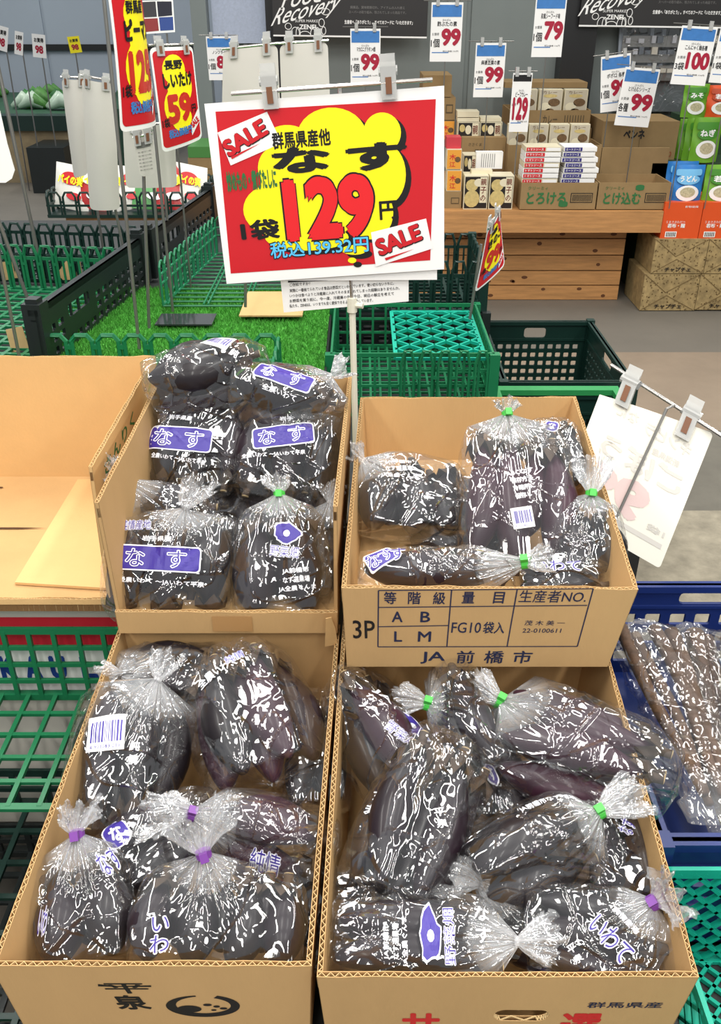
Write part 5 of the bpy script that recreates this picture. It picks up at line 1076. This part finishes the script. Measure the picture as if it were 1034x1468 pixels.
# other sale signs, curling paper on stands
def curl_sign(corners, Y, item, price, label, pole, bend=.02, zbase=.70, yel=True, dY=(0, 0), cat='sign'):
    c = [atY(u, v, Y + (dY[0] if i in (0, 3) else dY[1])) for i, (u, v) in enumerate(corners)]     # TL TR BR BL
    n = (c[1] - c[0]).cross(c[2] - c[1]).normalized()
    if n.y > 0: n = -n
    W = (c[1] - c[0]).length; H = (c[3] - c[0]).length
    def f(x, y, z=0):
        s_, t = x / W + .5, y / H + .5; p = c[3] * (1 - s_) * (1 - t) + c[2] * s_ * (1 - t) + c[1] * s_ * t + c[0] * (1 - s_) * t
        return p + n * (z + bend * math.sin(PI * s_) * 1.0 - bend * .8 * (1 - t) ** 2 * math.cos(PI * s_ * .5))
    pb = Vector(pole[1]); e = empty('price_sign', pb, label, cat, None)
    def pl(m, P_, mi, z, mx=.012): m.poly(P_, f, z, mi, mx)
    m = MB(); pl(m, rrect(W, H, .012), 0, 0); 
    V = len(m.v); m.poly(rrect(W, H, .012), f, -.0008, 0, .012); m.build('paper', WHITE if yel else mat('grey_paper', (206, 202, 194), .7, var=.05, vscale=3), e, True)
    if yel:
        m = MB(); pl(m, rrect(W * .93, H * .93, .01), 0, .0006); m.build('red_field', RED, e)
        m = MB()
        for i, (cx, cy, rx, ry) in enumerate(((-.05, .28, .26, .15), (.05, .10, .30, .18), (-.08, -.08, .28, .2), (.02, -.22, .24, .12))): pl(m, circ(cx * W, cy * H, rx * W, ry * H), 0, .0010 + .0001 * i)
        m.build('yellow_cloud', YEL, e)
        m = MB(); k = dict(mx=.025)
        m.text(item[0], f, -.06 * W, .33 * H, .42 * W, .09 * H, 0, bold=.04, z=.0019, **k); m.text(item[1], f, .02 * W, .18 * H, .7 * W, .15 * H, 0, bold=.05, z=.0019, **k)
        m.text(price, f, -.02 * W, -.10 * H, .58 * W, .30 * H, 1, bold=.06, z=.0019, **k); m.text('円', f, .34 * W, -.14 * H, .12 * W, .09 * H, 0, bold=.03, z=.0019, **k); m.text('1袋', f, -.36 * W, -.22 * H, .16 * W, .09 * H, 0, bold=.03, z=.0019, **k); m.text('税込価格' + '円', f, -.05 * W, -.34 * H, .55 * W, .09 * H, 2, bold=.05, z=.0019, **k)
        m.build('price_lettering', [BLK, mat('sign_darkred', (200, 44, 30), .4), HDR], e)
        m = MB(); pl(m, [(.22 * W, -.42 * H), (.46 * W, -.30 * H), (.46 * W, -.16 * H), (.20 * W, -.30 * H)], 0, .0015); m.text('SALE', f, .33 * W, -.29 * H, .24 * W, .07 * H, 1, bold=.06, z=.0022, rot=.5, **k); m.build('sale_patch', [WHITE, RED], e)
    m = MB(); m.tube([f(-W * .52, H * .52, .003), f(W * .52, H * .52, .003)], .0028, 8); m.build('rod', CHROME, e)
    for x in (-.3, .3): clip(e, lambda x_, y_, z_=0: f(x_, y_, z_), W * x, H * .49, .9)
    m = MB(); m.tube([Vector(pole[0]), pb], .004, 8); m.build('pole', STEEL, e)
    return e, f, W, H
pt_ = lambda u, v, Y: tuple(atY(u, v, Y))
curl_sign([(152, -28), (200, -30), (224, 178), (184, 190)], 1.92, ('群馬産', 'ピーマン'), '125', 'curled red and yellow sale sign reading 125 at the top left', (pt_(148, -10, 2.0), pt_(200, 500, 2.0)), .02, dY=(-.05, .10))
curl_sign([(214, 68), (276, 66), (290, 198), (236, 220)], 2.35, ('長野', 'しいたけ'), '59', 'curled sale sign reading 59 right of the taller one', (pt_(213, 100, 2.38), pt_(249, 458, 2.38)), .015, dY=(0, .06))
curl_sign([(699, 330), (716, 300), (724, 380), (683, 420)], 2.3, ('産', 'きのこ'), '99', 'small curled sale sign reading 99 right of the big board', (pt_(690, 350, 2.34), pt_(672, 470, 2.34)), .006, dY=(-.03, .08))
m = MB(); m.tube([pt_(233, 245, 2.9), (uX(240, 322, 2.9), 2.9, .70)], .004, 8); tag(m.build('sign_pole', STEEL), 'steel sign pole rising from the far black crate', 'pole')
m = MB(); a = atY(204, 240, 2.8); m.tube([a, (atY(207, 345, 2.8).x, 2.8, .70)], .0045, 8); tag(m.build('sign_pole', DARKF), 'black sign pole left of the silver one', 'pole')
m = MB(); a = atY(-6, 80, 2.6); b = atY(56, 372, 2.6); m.tube([a, b, b + (b - a).normalized() * .05], .0055, 8); tag(m.build('sign_pole', STEEL), 'long steel pole near the left picture edge', 'pole')
m = MB(); a = atY(-8, 300, 2.3); b = atY(50, 456, 2.3); m.tube([a, b], .005, 8); tag(m.build('sign_pole', STEEL), 'short steel pole leaning over the left baskets', 'pole')
# base plate on the turf
m = MB(); a = atZ(222, 466, .714); b = atZ(302, 470, .714); m.box((a.x, a.y, .712), (b.x, a.y + .09, .716)); tag(m.build('base_plate', mat('glossy_plate', (60, 64, 66), .1, metal=.4)), 'shiny base plate lying on the turf', 'plate')
# white sign backs
curl_sign([(88, 113), (128, 114), (126, 250), (104, 256)], 2.75, '', '', 'blank curled paper back hanging at upper left, left sheet', (pt_(112, 112, 2.8), pt_(150, 372, 2.8)), .02, yel=False)
curl_sign([(117, 112), (163, 120), (172, 300), (127, 302)], 2.6, '', '', 'blank curled paper back hanging in front of its left neighbour', (pt_(127, 112, 2.62), pt_(180, 372, 2.62)), .02, yel=False)
curl_sign([(176, 180), (250, 178), (254, 268), (180, 270)], 2.5, '', '', 'blank paper sheet behind the two yellow signs', (pt_(215, 180, 2.52), pt_(232, 440, 2.52)), .01, yel=False)
o = curl_sign([(192, 198), (218, 192), (223, 250), (200, 254)], 2.1, '', '', 'small notice sheet with fine print under the 125 sign', (pt_(204, 196, 2.12), pt_(214, 470, 2.12)), .004, yel=False)
m = MB(); f_, W_, H_ = o[1], o[2], o[3]; m.rect(f_, -W_ * .4, H_ * .22, W_ * .38, H_ * .36, 0, .0012, .02)
for i in range(6): m.text('実際に一番捨てられている食品', f_, 0, H_ * (.12 - i * .09), W_ * .76, H_ * .035, 0, bold=.01, z=.0012, mx=.03, res=1)
m.build('notice_print', mat('grey_print', (120, 118, 116), .5), o[0])
curl_sign([(320, 72), (398, 64), (402, 160), (318, 160)], 2.2, '', '', 'left blank paper back standing behind the big board', (pt_(352, 64, 2.24), pt_(352, 440, 2.24)), .005, yel=False)
curl_sign([(401, 64), (470, 60), (474, 160), (404, 160)], 2.2, '', '', 'right blank paper back standing behind the big board', (pt_(424, 58, 2.24), pt_(424, 440, 2.24)), .005, yel=False)
m = MB(); P2 = Plane(atY(8, 210, 1.9), (1, 0, 0), (0, 0, 1)); Q = [P2.g(u, v) for u, v in ((-60, 150), (-60, 262), (8, 262), (17, 256), (21, 244), (10, 205), (0, 160), (-6, 148))]; e = empty('paper_sign', (P2.o.x - .06, 1.91, .70), 'rounded white paper cut by the left picture edge', 'sign'); m.poly(Q, P2.f, 0, 0, th=.002); m.build('paper', WHITE, e); m = MB(); m.tube([(P2.o.x - .06, 1.908, P2.o.z + .08), (P2.o.x - .06, 1.91, .70)], .004, 8); m.build('pole', STEEL, e)
# dark photo card high at the left
P2 = Plane(atY(225, 22, 2.6), (1, 0, .02), (0, 0, 1)); e = empty('photo_card', P2.o, 'small dark photo card hanging beside the 125 sign', 'card'); m = MB(); P2.poly(m, [(200, 1), (248, 0), (251, 46), (204, 49)], 0, 0, th=.001); m.build('card', WHITE, e)
for pts_, mt_ in ((((203, 3), (223, 2), (225, 24), (205, 25)), mat('photo_grey', (58, 56, 60), .4)), (((225, 2), (246, 2), (247, 22), (227, 24)), mat('photo_black', (34, 34, 48), .4)), (((206, 27), (226, 26), (228, 44), (208, 46)), mat('photo_red', (140, 50, 50), .4)), (((228, 25), (248, 24), (249, 43), (230, 44)), mat('photo_blue', (50, 74, 140), .4))):
    m = MB(); P2.poly(m, pts_, 0, .0006); m.build('photo', mt_, e)
m = MB(); t = P2.f(*P2.g(238, 48), -.01); m.tube([t, (t.x, t.y, .70)], .003, 6); m.build('pole', STEEL, e)
# white sign back at the right, seen from behind
TL, TR, BR = atY(868, 541, 1.47), atY(1023, 622, 1.36), atY(946, 815, 1.27); BLc = TL + (BR - TR); W = (TR - TL).length; H = (TL - BLc).length; n = (TR - TL).cross(TL - BLc).normalized()
def f(x, y, z=0):
    s_, t = x / W, y / H; return BLc * (1 - s_) * (1 - t) + BR * s_ * (1 - t) + TR * s_ * t + TL * (1 - s_) * t + n * (z + .012 * math.sin(PI * s_) - .035 * max(0, .25 - s_) * (1 if t > .5 else t * 2))
pb = atY(888, 735, 1.335); pb2 = pb + (pb - atY(970, 575, 1.40)).normalized() * .16
e = empty('price_sign', pb2, 'white sign back with mirrored ghost lettering leaning at the right', 'sign')
m = MB(); P_ = rrect(W, H, .006, cx=W / 2, cy=H / 2); P_[5] = (.0, H - .03); P_[6:9] = [(.0, H - .03)] * 3; m.poly(P_, f, 0, 0, .02); m.poly(P_, f, -.0008, 0, .02); m.build('paper', mat('sign_back_white', (240, 236, 222), .5), e)
m = MB(); GH = [mat('ghost_grey', (214, 210, 202), .6), mat('ghost_pink', (226, 200, 196), .6)]
def mirr(t, x, y, w_, h_, mi, rot=0, b=.03): m.text(t, lambda X, Y_, Z=0: f(x * W - (X), y * H + Y_, Z), 0, 0, w_ * W, h_ * H, mi, bold=b, z=.0006, mx=.02, rot=rot, res=2)
mirr('キンピラ', .68, .82, .42, .09, 0); mirr('なに', .3, .84, .2, .08, 0); mirr('ごぼう', .55, .58, .75, .17, 0); mirr('新潟県産', .72, .70, .24, .05, 0); mirr('99', .42, .32, .62, .28, 1, b=.06); mirr('1袋', .86, .22, .16, .05, 0)
m.poly([(.2 * W, .12 * H), (.95 * W, .12 * H), (.95 * W, .155 * H), (.2 * W, .155 * H)], f, .0006, 0, .02); m.build('ghost_lettering', GH, e)
m = MB(); ra = atY(876, 523, 1.48); rb = atY(1040, 628, 1.34); m.tube([ra, rb], .0034, 8); m.build('rod', CHROME, e)
top = ra.lerp(rb, .57) + n * .004; m = MB(); m.tube([top, top + (pb - top).normalized() * .012 - (rb - ra).normalized() * .008 + n * .008, pb + n * .008, pb2], .0026, 8); m.build('pole', STEEL, e)
for q_ in (.28, .84): clip(e, lambda x_, y_, z_=0, q_=q_: f(x_, y_, z_ + .002), W * (q_ - .06), H * .98, 1.5)
